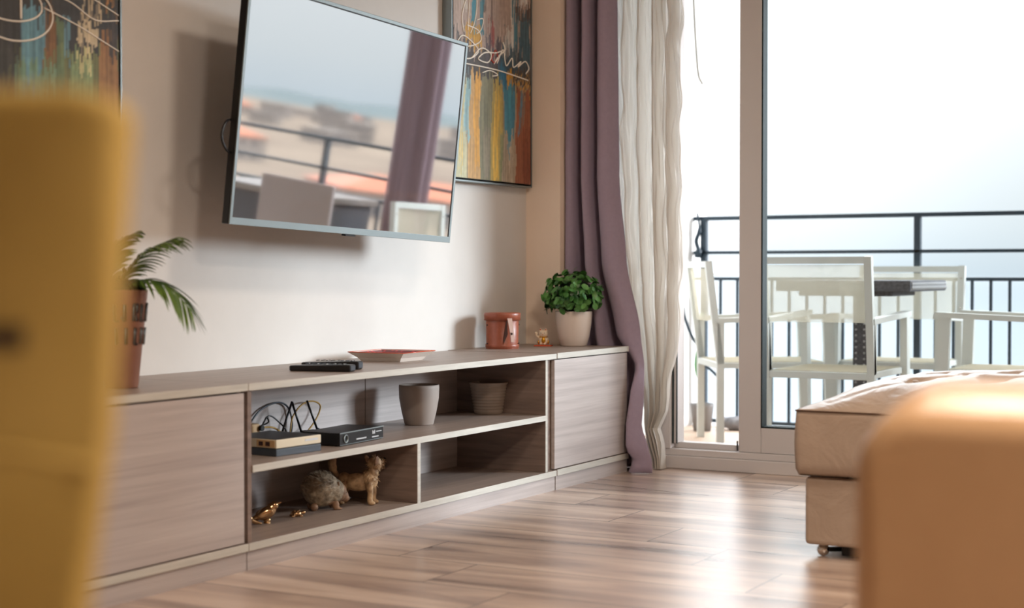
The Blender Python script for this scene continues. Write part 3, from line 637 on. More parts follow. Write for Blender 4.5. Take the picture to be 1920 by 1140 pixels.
ls = [(0.0, 1.01, 0.27, 1.2, (40, 42, 50), 0.85), (0.02, 0.12, 0.12, 0.3, (50, 50, 54), 0.7), (0.30, 0.42, 0.10, 0.30, (48, 50, 54), 0.6), (0.14, 0.24, 0.2, 0.36, (92, 140, 156), 0.7),
 (0.43, 0.54, 0.12, 0.36, (96, 150, 172), 0.85), (0.40, 0.62, 0.08, 0.22, (110, 146, 120), 0.6), (0.54, 0.60, 0.24, 0.36, (128, 88, 52), 0.6), (0.60, 0.66, 0.14, 0.34, (92, 116, 84), 0.7), (0.66, 0.70, 0.22, 0.36, (100, 150, 170), 0.6),
 (0.70, 0.84, 0.08, 0.26, (120, 146, 104), 0.75), (0.74, 0.86, 0.29, 0.35, (214, 196, 160), 0.7), (0.76, 0.88, 0.36, 0.41, (206, 186, 150), 0.6), (0.74, 0.84, 0.22, 0.27, (204, 196, 140), 0.55), (0.88, 1.01, -1, 0.34, (150, 104, 62), 0.9), (0.90, 1.01, 0.4, 0.6, (176, 120, 64), 0.5), (0.93, 1.01, 0.28, 0.38, (52, 50, 52), 0.6)]
def lbase(u_, z_): return (104, 110, 70) if z_ > 0.1 else (150, 112, 50)
lsc = [(False, 0.0018, [(0.35 + 0.19 * math.cos(t_), 0.37 + 0.05 * math.sin(t_)) for t_ in [x * 0.5 for x in range(14)]]), (False, 0.0018, [(0.36 + 0.24 * math.cos(t_), 0.35 + 0.08 * math.sin(t_)) for t_ in [x * 0.5 - 2 for x in range(10)]]),
       (False, 0.0024, [(0.30, 0.385), (0.34, 0.39), (0.46, 0.39)]), (False, 0.0026, [(0.42, 0.39), (0.42, 0.36), (0.42, 0.33)]),
       (False, 0.0014, [(0.5, 0.42), (0.7, 0.40), (0.85, 0.365), (1.0, 0.375)]), (False, 0.0014, [(0.55, 0.37), (0.75, 0.34), (0.9, 0.31), (1.0, 0.29)]), (False, 0.0014, [(0.75, 0.44), (0.9, 0.41), (1.0, 0.39)])]
painting('abstract_painting', 'framed abstract painting of dark blue and green streaks, behind the yellow chair', 2.62, 3.262, 1.118, 2.3, ls, (104, 110, 70), lsc, basefn=lbase)

# ------------------------------------------------------------------ curtains
def cloth(name, rows, mats, n=120, parent=None):
    bm = B(); grid = []
    for z, pts, extra in rows:
        P = catmull([(p[0], p[1], 0) for p in pts], n); grid.append([bm.verts.new((p.x + extra(i / (n - 1))[0], p.y + extra(i / (n - 1))[1], z)) for i, p in enumerate(P)])
    for a, b in zip(grid, grid[1:]):
        for i in range(n - 1): bm.faces.new((a[i], a[i + 1], b[i + 1], b[i])).smooth = True
    return obj(name, bm, mats, parent)
def lerp_pts(A, Bp, t): return [(a[0] + (b[0] - a[0]) * t, a[1] + (b[1] - a[1]) * t) for a, b in zip(A, Bp)]
def keyed(keys, z):
    keys = sorted(keys, key=lambda k_: -k_[0])
    if z >= keys[0][0]: return keys[0][1]
    for (za, A), (zb, Bp) in zip(keys, keys[1:]):
        if zb <= z <= za:
            t = (za - z) / (za - zb); t = t * t * (3 - 2 * t) * 0.5 + t * 0.5; return lerp_pts(A, Bp, t)
    return keys[-1][1]
# mauve curtain: stations from the wall side to the window side
K = [
 (2.45, [(5.79, -.165), (5.72, -.175), (5.74, -.20), (5.86, -.212), (5.85, -.238), (5.715, -.25), (5.73, -.275), (5.82, -.288), (5.80, -.305), (5.72, -.318), (5.73, -.345), (5.79, -.365)]),
 (1.20, [(5.79, -.165), (5.72, -.170), (5.735, -.20), (5.86, -.215), (5.85, -.238), (5.715, -.245), (5.73, -.270), (5.82, -.285), (5.80, -.300), (5.715, -.318), (5.725, -.355), (5.79, -.382)]),
 (0.85, [(5.79, -.165), (5.72, -.168), (5.735, -.20), (5.83, -.222), (5.80, -.250), (5.715, -.262), (5.73, -.290), (5.82, -.310), (5.80, -.322), (5.715, -.340), (5.715, -.385), (5.78, -.420)]),
 (0.56, [(5.79, -.165), (5.72, -.170), (5.735, -.20), (5.80, -.240), (5.80, -.285), (5.715, -.310), (5.73, -.340), (5.82, -.365), (5.80, -.380), (5.715, -.405), (5.705, -.455), (5.75, -.498)]),
 (0.43, [(5.79, -.165), (5.72, -.170), (5.735, -.20), (5.80, -.250), (5.80, -.300), (5.72, -.330), (5.74, -.370), (5.80, -.420), (5.78, -.460), (5.71, -.492), (5.69, -.515), (5.72, -.528)]),
 (0.32, [(5.79, -.165), (5.72, -.170), (5.735, -.20), (5.80, -.250), (5.80, -.300), (5.72, -.330), (5.74, -.370), (5.80, -.420), (5.77, -.470), (5.69, -.490), (5.645, -.505), (5.69, -.540)]),
 (0.19, [(5.79, -.165), (5.72, -.170), (5.735, -.20), (5.80, -.250), (5.80, -.300), (5.72, -.330), (5.74, -.370), (5.80, -.420), (5.77, -.470), (5.68, -.487), (5.625, -.494), (5.66, -.545)]),
 (0.10, [(5.79, -.165), (5.72, -.170), (5.735, -.20), (5.80, -.250), (5.80, -.300), (5.72, -.330), (5.74, -.370), (5.80, -.420), (5.77, -.470), (5.69, -.495), (5.615, -.497), (5.66, -.575)]),
 (0.05, [(5.79, -.165), (5.72, -.170), (5.735, -.20), (5.80, -.250), (5.80, -.300), (5.72, -.330), (5.74, -.370), (5.80, -.420), (5.77, -.470), (5.69, -.492), (5.65, -.520), (5.66, -.590)]),
 (0.004, [(5.79, -.165), (5.72, -.170), (5.735, -.20), (5.80, -.250), (5.80, -.300), (5.72, -.330), (5.74, -.370), (5.80, -.420), (5.77, -.470), (5.70, -.490), (5.63, -.505), (5.66, -.592)])]
rows = []
for i in range(91):
    z = 2.45 - (2.446) * i / 90
    rows.append((z, keyed(K, z), lambda s, z=z: (0.004 * noise.noise(Vector((s * 8, z * 5, 0))), 0)))
o = cloth('mauve_curtain', rows, 'purple'); mod_solid(o, 0.002)
tag(o, 'heavy mauve curtain gathered in the corner behind the right cabinet', 'curtain')
KS = [(2.45, -.352, -.655), (1.9, -.352, -.655), (1.4, -.355, -.655), (1.0, -.37, -.655), (0.8, -.385, -.655), (0.66, -.40, -.650), (0.55, -.425, -.640), (0.43, -.455, -.622), (0.32, -.478, -.602), (0.24, -.485, -.590), (0.165, -.495, -.548), (0.10, -.505, -.574), (0.05, -.525, -.584), (0.004, -.535, -.583)]
def env(z):
    for (za, a, b), (zb, c_, d_) in zip(KS, KS[1:]):
        if zb <= z <= za: t = (za - z) / (za - zb); return a + (c_ - a) * t, b + (d_ - b) * t
    return KS[-1][1:]
rows = []; NV = 260
bm = B(); grid = []
for i in range(261):
    z = 2.45 - 2.446 * i / 260; yl, yr = env(z); row_ = []
    for k in range(NV):
        s = k / (NV - 1); wv = 0.05 * math.sin(z * 15 + s * 3) + 0.03 * math.sin(z * 27 + 2.0 + s * 5) + 0.05 * math.sin(z * 5 + 1)
        ph = 2 * PI * (4.6 * s) + wv * 7 * (0.5 + 0.5 * math.sin(s * 9))
        f1 = math.sin(ph); f1 = math.copysign(abs(f1) ** 0.8, f1)
        x = 5.806 + 0.026 * f1 + 0.0045 * math.sin(2 * PI * 21 * s + 1.6 * math.sin(z * 13 + s * 11)) + 0.003 * math.sin(2 * PI * 34 * s + 1.2 * math.sin(z * 21))
        y = yl + (yr - yl) * s + 0.006 * math.cos(ph) * math.sin(PI * s) + (0.006 * math.sin(z * 19 + 1) + 0.003 * math.sin(z * 37)) * (abs(s - .5) * 2) ** 2
        row_.append(bm.verts.new((x, y, z)))
    grid.append(row_)
for a, b in zip(grid, grid[1:]):
    for k in range(NV - 1): bm.faces.new((a[k], a[k + 1], b[k + 1], b[k])).smooth = True
o = obj('sheer_curtain', bm, 'sheer')
tag(o, 'crinkled cream voile curtain hanging between the mauve curtain and the open door', 'curtain')
bm = B(); tube(bm, [(5.79, -0.165, 2.47), (5.79, -3.95, 2.47)], 0.014, 12); 
o = obj('curtain_rail', bm, 'silver'); tag(o, 'slim metal curtain rail above the balcony door', 'curtain rail')
bm = B()
for y in (-0.3, -2.1, -3.8): box(bm, 5.69, 5.80, y - 0.01, y + 0.01, 2.462, 2.478)
obj('bracket', bm, 'silver', o)

# ------------------------------------------------------------------ things on the cabinets
ZT = 0.505
# copper planter with palm fronds
pl = thing('copper_planter', 'copper coloured planter with cut-out lettering holding palm fronds, beside the yellow chair', 'plant', (3.0, -0.285, ZT), (0, 0, 0))
bm = B(); lathe(bm, [(0, 0.002), (0.040, 0.0), (0.041, 0.004), (0.066, 0.25), (0.067, 0.253), (0.063, 0.253), (0.0385, 0.01), (0, 0.01)], 64); obj('pot', bm, 'copper', pl)
def ring_letters(zc, hgt, seq):
    bm = B()
    for ang, kind in seq:
        r0 = 0.040 + 0.0262 * zc / 0.25 + 0.0018
        def P(da, z): r_ = 0.0415 + 0.0250 * z / 0.25 + 0.0012; return (r_ * math.cos(ang + da), r_ * math.sin(ang + da), z)
        def st(a, b, m_=0): tube(bm, [P(*a), P((a[0] + b[0]) / 2, (a[1] + b[1]) / 2), P(*b)], 0.0035, 6, mi=m_); tube(bm, [P(a[0] - .05, a[1]), P((a[0] + b[0]) / 2 - .05, (a[1] + b[1]) / 2), P(b[0] - .05, b[1])], 0.0028, 6, mi=1)
        z0 = zc - hgt / 2; z1 = zc + hgt / 2
        st((0, z0), (0, z1))
        if kind in 'LE': st((0, z0), (0.14, z0))
        if kind in 'FER': st((0, z1), (0.14, z1)); st((0, zc), (0.12, zc))
        if kind == 'R': st((0.14, z1), (0.14, zc)); st((0.04, zc), (0.16, z0))
        if kind == 'J': st((0, z0), (-0.12, z0 + 0.01))
    return bm
seqA = [(R(-150), 'L'), (R(-128), 'J'), (R(-106), 'R'), (R(-84), 'L'), (R(-60), 'E'), (R(-36), 'R')]
seqB = [(R(-148), 'I'), (R(-124), 'I'), (R(-100), 'L'), (R(-78), 'I'), (R(-52), 'L'), (R(-30), 'I')]
obj('cutout_letters', ring_letters(0.195, 0.042, seqA), ['darkstrap', 'silver'], pl); obj('cutout_letters', ring_letters(0.135, 0.042, seqB), ['darkstrap', 'silver'], pl)
bm = B(); ball(bm, (0, 0, 0.255), 0.058, (1, 1, 0.45)); 
for v in bm.verts: v.co += noise.noise_vector(v.co * 60) * 0.014
obj('moss', bm, 'palmdark', pl)
VR = Vector((math.sin(R(29.3)), -math.cos(R(29.3)), 0)); VF = Vector((math.cos(R(29.3)), math.sin(R(29.3)), 0))
def frond(pts, nl, ll, seed, droop=0.5, w0=0.007):
    rr = random.Random(seed); P = catmull(pts, 40)
    bm = B(); tube(bm, P, [0.0035 - 0.0025 * i / 39 for i in range(40)], 6)
    for i in range(nl):
        t = 0.10 + 0.90 * i / (nl - 1); k = min(38, int(t * 39)); p = P[k]; d = (P[k + 1] - P[max(0, k - 1)]).normalized()
        side = d.cross(Vector((0, 0, 1))).normalized(); upv = side.cross(d).normalized()
        for sg in (1, -1):
            l = ll * (0.55 + 0.45 * math.sin(PI * min(1, t * 0.85 + 0.12))) * rr.uniform(0.9, 1.08)
            dirv = (d * 0.85 + side * sg * 0.75 + upv * rr.uniform(-.1, .15)).normalized(); prev = None; m_ = 7; lat = dirv.cross(upv).normalized()
            for q in range(m_ + 1):
                s = q / m_; c_ = p + dirv * l * s + Vector((0, 0, -1)) * droop * l * s * s; wd = w0 * math.sin(PI * (0.12 + 0.88 * s)) ** 0.7 if s < 1 else 0.0003
                a = bm.verts.new(c_ + lat * wd / 2); b = bm.verts.new(c_ - lat * wd / 2); mm = bm.verts.new(c_ - upv * wd * 0.18)
                if prev: bm.faces.new((prev[0], a, mm, prev[2])).smooth = True; bm.faces.new((prev[2], mm, b, prev[1])).smooth = True
                prev = (a, b, mm)
    return bm
def W3(r, f_, z): v = VR * r + VF * f_; return (v.x, v.y, z)
obj('palm_frond', frond([W3(-0.01, 0, 0.25), W3(0.02, -0.01, 0.30), W3(0.075, -0.02, 0.355), W3(0.14, -0.02, 0.385)], 24, 0.105, 1, 0.5, 0.0095), 'palm', pl)
obj('palm_frond', frond([W3(0.01, 0, 0.25), W3(0.06, -0.02, 0.278), W3(0.13, -0.04, 0.262), W3(0.19, -0.05, 0.20)], 26, 0.105, 2, 0.5, 0.0095), 'palm', pl)
obj('palm_frond', frond([W3(-0.02, 0, 0.25), W3(-0.03, 0.02, 0.32), W3(-0.02, 0.04, 0.37), W3(0.02, 0.05, 0.40)], 18, 0.09, 3, 0.4, 0.012), 'palm', pl)
obj('palm_frond', frond([W3(0, 0, 0.25), W3(-0.05, -0.01, 0.28), W3(-0.11, -0.03, 0.30), W3(-0.16, -0.04, 0.28)], 20, 0.09, 4, 0.5, 0.012), 'palm', pl)
# remote controls
def remote(loc, rz, lab, l, w_, h_, grp='remote controls on the cabinet top'):
    t = thing('remote_control', lab, 'remote control', loc, (0, 0, rz), grp)
    bm = B(); box(bm, -l / 2, l / 2, -w_ / 2, w_ / 2, 0, h_, 0.006, 3)
    for v in bm.verts:
        if v.co.x > l * 0.3: v.co.z *= 0.8
    obj('body', bm, 'tvblack', t)
    bm = B()
    for i in range(8):
        for j in (-1, 0, 1): box(bm, -l * 0.36 + i * l * 0.085 - 0.003, -l * 0.36 + i * l * 0.085 + 0.003, j * w_ * 0.24 - 0.003, j * w_ * 0.24 + 0.003, h_ * 0.99, h_ + 0.002, 0.0008, 1, mi=1 if (i * 3 + j) % 5 == 0 else 0)
    obj('buttons', bm, ['greypl', 'led'], t)
    bm = B(); box(bm, -l / 2 - 0.0006, -l / 2 + 0.001, -w_ / 2 + 0.005, w_ / 2 - 0.005, h_ * 0.2, h_ * 0.85); obj('end_cap', bm, 'greypl', t)
remote((3.80, -0.335, ZT), R(103), 'nearer black remote control on the shelf unit top, slate end facing right', 0.20, 0.045, 0.022)
remote((3.905, -0.295, ZT), R(104), 'farther black remote control lying behind the other one', 0.19, 0.042, 0.026)
# square tray
ty = thing('square_tray', 'square white tray with red woven inside, between remotes and leather box', 'tray', (4.396, -0.19, ZT), (0, 0, R(3)))
bm = B(); s0, s1, hz = 0.076, 0.108, 0.030
def ring(s, z): return [bm.verts.new((x * s, y * s, z)) for x, y in ((-1, -1), (1, -1), (1, 1), (-1, 1))]
rr_ = [ring(s0, 0), ring(0.085, 0.012), ring(s1, hz), ring(s1 - 0.004, hz + 0.001), ring(0.081, 0.014), ring(s0 - 0.004, 0.004)]
for q, (a, b) in enumerate(zip(rr_, rr_[1:])):
    for k in range(4): bm.faces.new((a[k], a[(k + 1) % 4], b[(k + 1) % 4], b[k]))
bm.faces.new(rr_[0][::-1]); obj('tray_body', bm, 'traywhite', ty)
bm = B(); rr_ = [ring(s1 - 0.0045, hz + 0.0005), ring(0.0805, 0.0152), ring(s0 - 0.004, 0.0055)]
for a, b in zip(rr_, rr_[1:]):
    for k in range(4): bm.faces.new((a[k], a[(k + 1) % 4], b[(k + 1) % 4], b[k]))
bm.faces.new(rr_[-1]); obj('woven_lining', bm, 'trayred', ty)
bm = B()
for k in range(4):
    a = [(-1, -1), (1, -1), (1, 1), (-1, 1)]; p = a[k]; q = a[(k + 1) % 4]; tube(bm, [(p[0] * s1, p[1] * s1, hz + 0.001), (q[0] * s1, q[1] * s1, hz + 0.001)], 0.0014, 6)
obj('rim_line', bm, 'orange', ty)
# round leather box
lb = thing('leather_box', 'round cognac leather box with lid and dangling strap', 'box', (5.268, -0.125, ZT), (0, 0, 0))
bm = B(); lathe(bm, [(0, 0), (0.062, 0), (0.064, 0.003), (0.064, 0.009), (0.0625, 0.010), (0.0645, 0.112)], 64); obj('body', bm, 'brownlea', lb)
bm = B(); lathe(bm, [(0.0655, 0.112), (0.0705, 0.112), (0.072, 0.138), (0.0705, 0.142), (0.066, 0.143), (0.0, 0.1435)], 64)
for z in (0.116, 0.134):
    for k in range(60): ball(bm, (0.0715 * math.cos(k / 60 * 2 * PI), 0.0715 * math.sin(k / 60 * 2 * PI), z), 0.0009, n=0)
obj('lid', bm, 'brownlea', lb)
bm = B(); lathe(bm, [(0.0648, 0.006), (0.0662, 0.007), (0.0662, 0.020), (0.0648, 0.021)], 64); obj('base_band', bm, 'brownlea', lb)
dv = -(VF); aa = math.atan2(dv.y, dv.x) + 0.40
def onbox(da, r_, z): return Vector((r_ * math.cos(aa + da), r_ * math.sin(aa + da), z))
bm = B(); vs_ = []
for s in range(9):
    u_ = s / 8; z = 0.122 - 0.092 * u_; off = 0.0745 + 0.003 * math.sin(u_ * PI); wd = 0.26 * (1 - 0.3 * u_)
    vs_.append([bm.verts.new(onbox(-wd / 2 + 0.18 * u_, off, z)), bm.verts.new(onbox(wd / 2 + 0.18 * u_, off, z))])
for a, b in zip(vs_, vs_[1:]): bm.faces.new((a[0], a[1], b[1], b[0]))
o = obj('closing_strap', bm, 'palestrap', lb); mod_solid(o, 0.003)
bm = B(); q_ = [bm.verts.new(onbox(a_, 0.0735, z_)) for a_, z_ in ((-0.20, 0.112), (-0.13, 0.112), (-0.10, 0.06), (-0.30, 0.026), (-0.34, 0.034))]; bm.faces.new(q_)
o2 = obj('inner_strap', bm, 'darkstrap', lb); mod_solid(o2, 0.003)
bm = B(); ball(bm, onbox(0.09, 0.080, 0.062), 0.0045, n=2); tube(bm, [onbox(0.03, 0.080, 0.066), onbox(0.12, 0.081, 0.06)], 0.0018, 6); obj('buckle', bm, 'darkstrap', o)
bm = B()
for da, z in ((1.35, 0.095), (1.35, 0.022), (-1.5, 0.095), (-1.5, 0.022), (0.9, 0.022)): ball(bm, onbox(da, 0.0655, z), 0.0035, n=2)
obj('rivets', bm, 'darkstrap', lb)
# lucky cat figurine
ct = thing('cat_figurine', 'tiny cream and gold beckoning cat on an orange base, left of the potted plant', 'figurine', (5.525, -0.17, ZT), (0, 0, R(29.3 + 170)))
bm = B(); box(bm, -0.024, 0.024, -0.036, 0.036, 0, 0.007, 0.003); obj('base', bm, 'orange', ct)
bm = B(); ball(bm, (0, 0, 0.026), 0.021, (0.9, 0.95, 1.1)); ball(bm, (0.004, 0, 0.052), 0.017, (0.95, 1.1, 0.95))
for sg in (1, -1):
    q = bmesh.ops.create_cone(bm, cap_ends=True, segments=12, radius1=0.007, radius2=0.001, depth=0.012)['verts']; xf(bm, q, Matrix.Translation((0.003, sg * 0.011, 0.069)))
    ball(bm, (0.014, sg * 0.008, 0.012), 0.006, (1, 1, .8), n=2)
ball(bm, (0.012, 0.014, 0.024), 0.006, (.8, .8, 1.6), n=2); tube(bm, [(0.006, -0.016, 0.036), (0.010, -0.026, 0.044), (0.010, -0.028, 0.052)], [0.005, 0.005, 0.006]); ball(bm, (0.010, -0.028, 0.055), 0.0065, n=2)
o = obj('body', bm, 'porcelain', ct); mod_remesh(o, 0.0014, 3)
bm = B(); ball(bm, (0.013, 0.002, 0.026), 0.011, (.7, .9, 1.2)); q = tube(bm, [(0.015 * math.cos(k / 12 * 2 * PI) + 0.002, 0.0165 * math.sin(k / 12 * 2 * PI), 0.039) for k in range(13)], 0.0025, 6); ball(bm, (0.0, 0.02, 0.018), 0.007, (1, .6, 1.3)); ball(bm, (0.0, -0.02, 0.018), 0.007, (1, .6, 1.3)); obj('gold_bib', bm, 'gold', ct)
bm = B(); ball(bm, (0.0075, 0.011, 0.069), 0.0028, n=2); ball(bm, (0.0075, -0.011, 0.069), 0.0028, n=2); ball(bm, (0.0205, 0.0, 0.049), 0.0018, n=1); obj('red_ears', bm, 'orange', ct)
bm = B(); ball(bm, (0.0195, 0.007, 0.055), 0.0016, n=1); ball(bm, (0.0195, -0.007, 0.055), 0.0016, n=1); obj('eyes', bm, 'blacknose', ct)
# boxwood in white pot
bx = thing('potted_boxwood', 'leafy green plant in a white ceramic pot on the right cabinet', 'plant', (5.598, -0.27, ZT + 0.002))
bm = B(); lathe(bm, [(0, 0.0), (0.050, 0.0), (0.054, 0.004), (0.064, 0.04), (0.072, 0.09), (0.0755, 0.138), (0.075, 0.141), (0.072, 0.141), (0.070, 0.12), (0, 0.12)], 64); obj('pot', bm, 'potwhite', bx)
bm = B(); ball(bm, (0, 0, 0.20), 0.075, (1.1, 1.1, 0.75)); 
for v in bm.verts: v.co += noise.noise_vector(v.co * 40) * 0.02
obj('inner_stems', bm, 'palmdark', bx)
bm = B(); rr = random.Random(11)
for i in range(430):
    th_ = rr.uniform(0, 2 * PI); ph = math.acos(rr.uniform(-0.62, 1)); rd = rr.uniform(0.78, 1.04)
    d = Vector((math.sin(ph) * math.cos(th_), math.sin(ph) * math.sin(th_), math.cos(ph)))
    c_ = Vector((d.x * 0.122, d.y * 0.122, d.z * (0.105 if d.z > 0 else 0.085))) * rd + Vector((0, 0, 0.200))
    c_ += noise.noise_vector(d * 3) * 0.018
    if c_.z < 0.14 and Vector((c_.x, c_.y)).length < 0.088: continue
    nrm = (d + Vector((rr.uniform(-.7, .7), rr.uniform(-.7, .7), rr.uniform(-.3, .8)))).normalized()
    x = nrm.cross(Vector((rr.uniform(-1, 1), rr.uniform(-1, 1), rr.uniform(-1, 1)))).normalized(); y = nrm.cross(x)
    l = rr.uniform(0.013, 0.019); w_ = l * rr.uniform(0.6, 0.75); cen = bm.verts.new(c_ - nrm * 0.002); ringv = []
    for k in range(10):
        a = 2 * PI * k / 10; ringv.append(bm.verts.new(c_ + x * math.cos(a) * l * (1 if math.cos(a) > 0 else .9) + y * math.sin(a) * w_))
    for k in range(10): bm.faces.new((cen, ringv[k], ringv[(k + 1) % 10])).smooth = True
obj('foliage', bm, 'leaf', bx)

# ------------------------------------------------------------------ things on the middle shelf
ZS = 0.283
# stacked boxes
DR = (0, 0, R(-5))
t = thing('set_top_box', 'flat slate grey box under the cream modem on the middle shelf', 'device', (3.48, -0.41, ZS), DR)
bm = B(); box(bm, 0.0, 0.19, 0.0, 0.20, 0.0, 0.0205, 0.002); obj('case', bm, 'greypl', t)
t = thing('modem', 'cream modem with dark top, stacked on the slate grey box', 'modem', (3.48, -0.41, ZS + 0.0208), DR)
bm = B(); box(bm, 0.0, 0.19, 0.0, 0.20, 0.002, 0.0265, 0.002); obj('case', bm, 'creampl', t)
bm = B(); box(bm, 0.004, 0.186, 0.004, 0.196, 0.0262, 0.0275, 0.0005, 1); box(bm, 0.004, 0.186, 0.004, 0.196, 0.0, 0.002); obj('top_cover', bm, 'tvblack', t)
bm = B(); box(bm, -0.001, 0.0005, 0.006, 0.075, 0.005, 0.0245); obj('end_panel', bm, 'peachpl', t)
for y in (0.032, 0.058): bm = B(); box(bm, -0.002, -0.0008, y - 0.008, y + 0.008, 0.008, 0.020); obj('port', bm, 'darkstrap', t)
bm = B(); box(bm, 0.12, 0.175, -0.0006, 0.0003, 0.013, 0.019); obj('print', bm, 'led', t)
t = thing('router', 'black router with folding aerials standing up behind the decoder', 'router', (3.92, -0.175, ZS))
bm = B(); box(bm, -0.09, 0.10, -0.03, 0.04, 0.0, 0.018, 0.003); obj('case', bm, 'tvblack', t)
for p in ([(-0.103, 0.005, 0.028), (-0.034, 0.02, 0.116)], [(-0.034, 0.02, 0.116), (-0.006, 0.005, 0.020)], [(0.046, 0.022, 0.114), (0.081, 0.005, 0.014)]):
    bm = B(); tube(bm, p, 0.0036, 8); obj('aerial', bm, 'tvblack', t)
bm = B(); ball(bm, (0.081, 0.005, 0.018), 0.008, n=2); obj('aerial_joint', bm, 'greypl', t)
bm = B(); tube(bm, [(-0.006, 0.005, 0.021), (0.081, 0.005, 0.017)], 0.0036, 8); obj('aerial_lead', bm, 'tvblack', t)
# tv decoder
t = thing('tv_decoder', 'black decoder with silver-trimmed front and round dial on the middle shelf', 'device', (3.904, -0.405, ZS), (0, 0, R(4.5)))
bm = B(); box(bm, -0.130, 0.130, 0.002, 0.13, 0.003, 0.040, 0.002); obj('case', bm, 'tvblack', t)
bm = B(); box(bm, -0.131, 0.131, -0.003, 0.002, 0.003, 0.041, 0.001); obj('front_panel', bm, 'tvblack', t)
bm = B(); box(bm, -0.131, 0.131, -0.0042, -0.0028, 0.0375, 0.041); obj('trim', bm, 'silver', t)
bm = B(); box(bm, -0.131, 0.131, -0.0038, -0.0028, 0.003, 0.0045); obj('trim', bm, 'silver', t)
bm = B(); lathe(bm, [(0.008, 0), (0.013, 0), (0.013, 0.003), (0.010, 0.004), (0.009, 0.001)], 32); xf(bm, bm.verts, Matrix.Translation((-0.098, -0.003, 0.021)) @ Matrix.Rotation(R(90), 4, 'X')); obj('dial', bm, 'silver', t)
for a in ((-0.035, 0.025, 0.012, 0.016), (0.06, 0.10, 0.010, 0.0135), (0.085, 0.118, 0.0255, 0.028)): bm = B(); box(bm, a[0], a[1], -0.0042, -0.0032, a[2], a[3]); obj('print', bm, 'led', t)
for q in range(3): bm = B(); box(bm, 0.062 + q * 0.006, 0.066 + q * 0.006, -0.0042, -0.0032, 0.021, 0.032 - (q % 2) * 0.003); obj('print', bm, 'led', t)
for x in (-0.11, 0.11):
    for y in (0.015, 0.115): bm = B(); lathe(bm, [(0, 0), (0.01, 0), (0.01, 0.003), (0, 0.003)], 12, (x, y)); obj('foot', bm, 'tvblack', t)
# cables
bm = B(); tube(bm, catmull([(3.92, -0.12, ZS + .003), (3.935, -0.12, 0.345), (3.985, -0.12, 0.382), (4.045, -0.118, 0.388), (4.082, -0.12, 0.37), (4.06, -0.12, 0.33), (4.0, -0.125, 0.292), (3.96, -0.125, ZS + .003)], 50), 0.0028, 6)
o = obj('yellow_cable', bm, 'cableyellow'); tag(o, 'yellow cable looping up behind the black aerials', 'cable')
bm = B(); tube(bm, catmull([(3.66, -0.16, ZS + .003), (3.69, -0.15, 0.322), (3.75, -0.15, 0.330), (3.80, -0.15, 0.325), (3.84, -0.15, 0.305), (3.86, -0.15, ZS + .003)], 30), 0.0032, 6)
o = obj('yellow_cable', bm, 'cableyellow'); tag(o, 'low yellow cable lying just behind the cream modem', 'cable')
bm = B(); tube(bm, catmull([(3.70, -0.172, 0.335), (3.735, -0.16, 0.342), (3.765, -0.15, 0.360), (3.775, -0.15, 0.345), (3.76, -0.14, 0.338), (3.79, -0.14, 0.362), (3.82, -0.15, 0.345), (3.85, -0.16, 0.31), (3.86, -0.12, ZS + .003)], 60), 0.0026, 6)
o = obj('black_cable', bm, 'tvblack'); tag(o, 'tangled black cable beside the yellowed power adapter', 'cable')
bm = B(); tube(bm, catmull([(3.74, -0.10, 0.335), (3.80, -0.10, 0.378), (3.88, -0.10, 0.395), (3.935, -0.10, 0.378), (3.952, -0.105, 0.33), (3.94, -0.11, ZS + .003)], 40), 0.003, 6)
o = obj('grey_cable', bm, 'greypl'); tag(o, 'thin grey cable arching against the shelf back panel, behind the aerials', 'cable')
bm = B(); box(bm, -0.02, 0.02, -0.016, 0.016, 0, 0.064, 0.006); q = obj('power_adapter', bm, 'peachpl', loc=(3.69, -0.155, ZS)); tag(q, 'small yellowed power adapter in the left corner of the middle shelf', 'adapter')
bm = B(); tube(bm, [(0.018, -0.014, 0.05), (0.018, -0.026, 0.05)], 0.009, 10); obj('plug', bm, 'tvblack', q)
# two empty pots
def pot(name, lab, loc, prof, m_):
    bm = B(); lathe(bm, prof, 72); o = obj(name, bm, m_, loc=loc); tag(o, lab, 'pot', 'empty pots on the middle shelf'); return o
pot('empty_pot', 'smooth matt taupe pot on the middle shelf, left of the ribbed one', (4.475, -0.248, ZS), [(0, 0), (0.048, 0), (0.050, 0.003), (0.060, 0.045), (0.068, 0.09), (0.0695, 0.125), (0.069, 0.136), (0.067, 0.137), (0.065, 0.134), (0.064, 0.09), (0.045, 0.01), (0, 0.008)], 'pottaupe')
prof = [(0, 0), (0.050, 0), (0.052, 0.003)]
for i in range(9): z = 0.008 + i * 0.011; r_ = 0.053 + 0.018 * z / 0.115; prof += [(r_ - 0.0008, z), (r_ + 0.0014, z + 0.0045), (r_ - 0.0008, z + 0.009)]
prof += [(0.0735, 0.112), (0.0735, 0.117), (0.071, 0.117), (0.069, 0.108), (0.049, 0.008), (0, 0.008)]
pot('empty_pot', 'ribbed glossy greige pot on the middle shelf, right of the smooth one', (4.945, -0.25, ZS), prof, 'potgreige')

# ------------------------------------------------------------------ figurines on the bottom shelf
ZB = 0.074
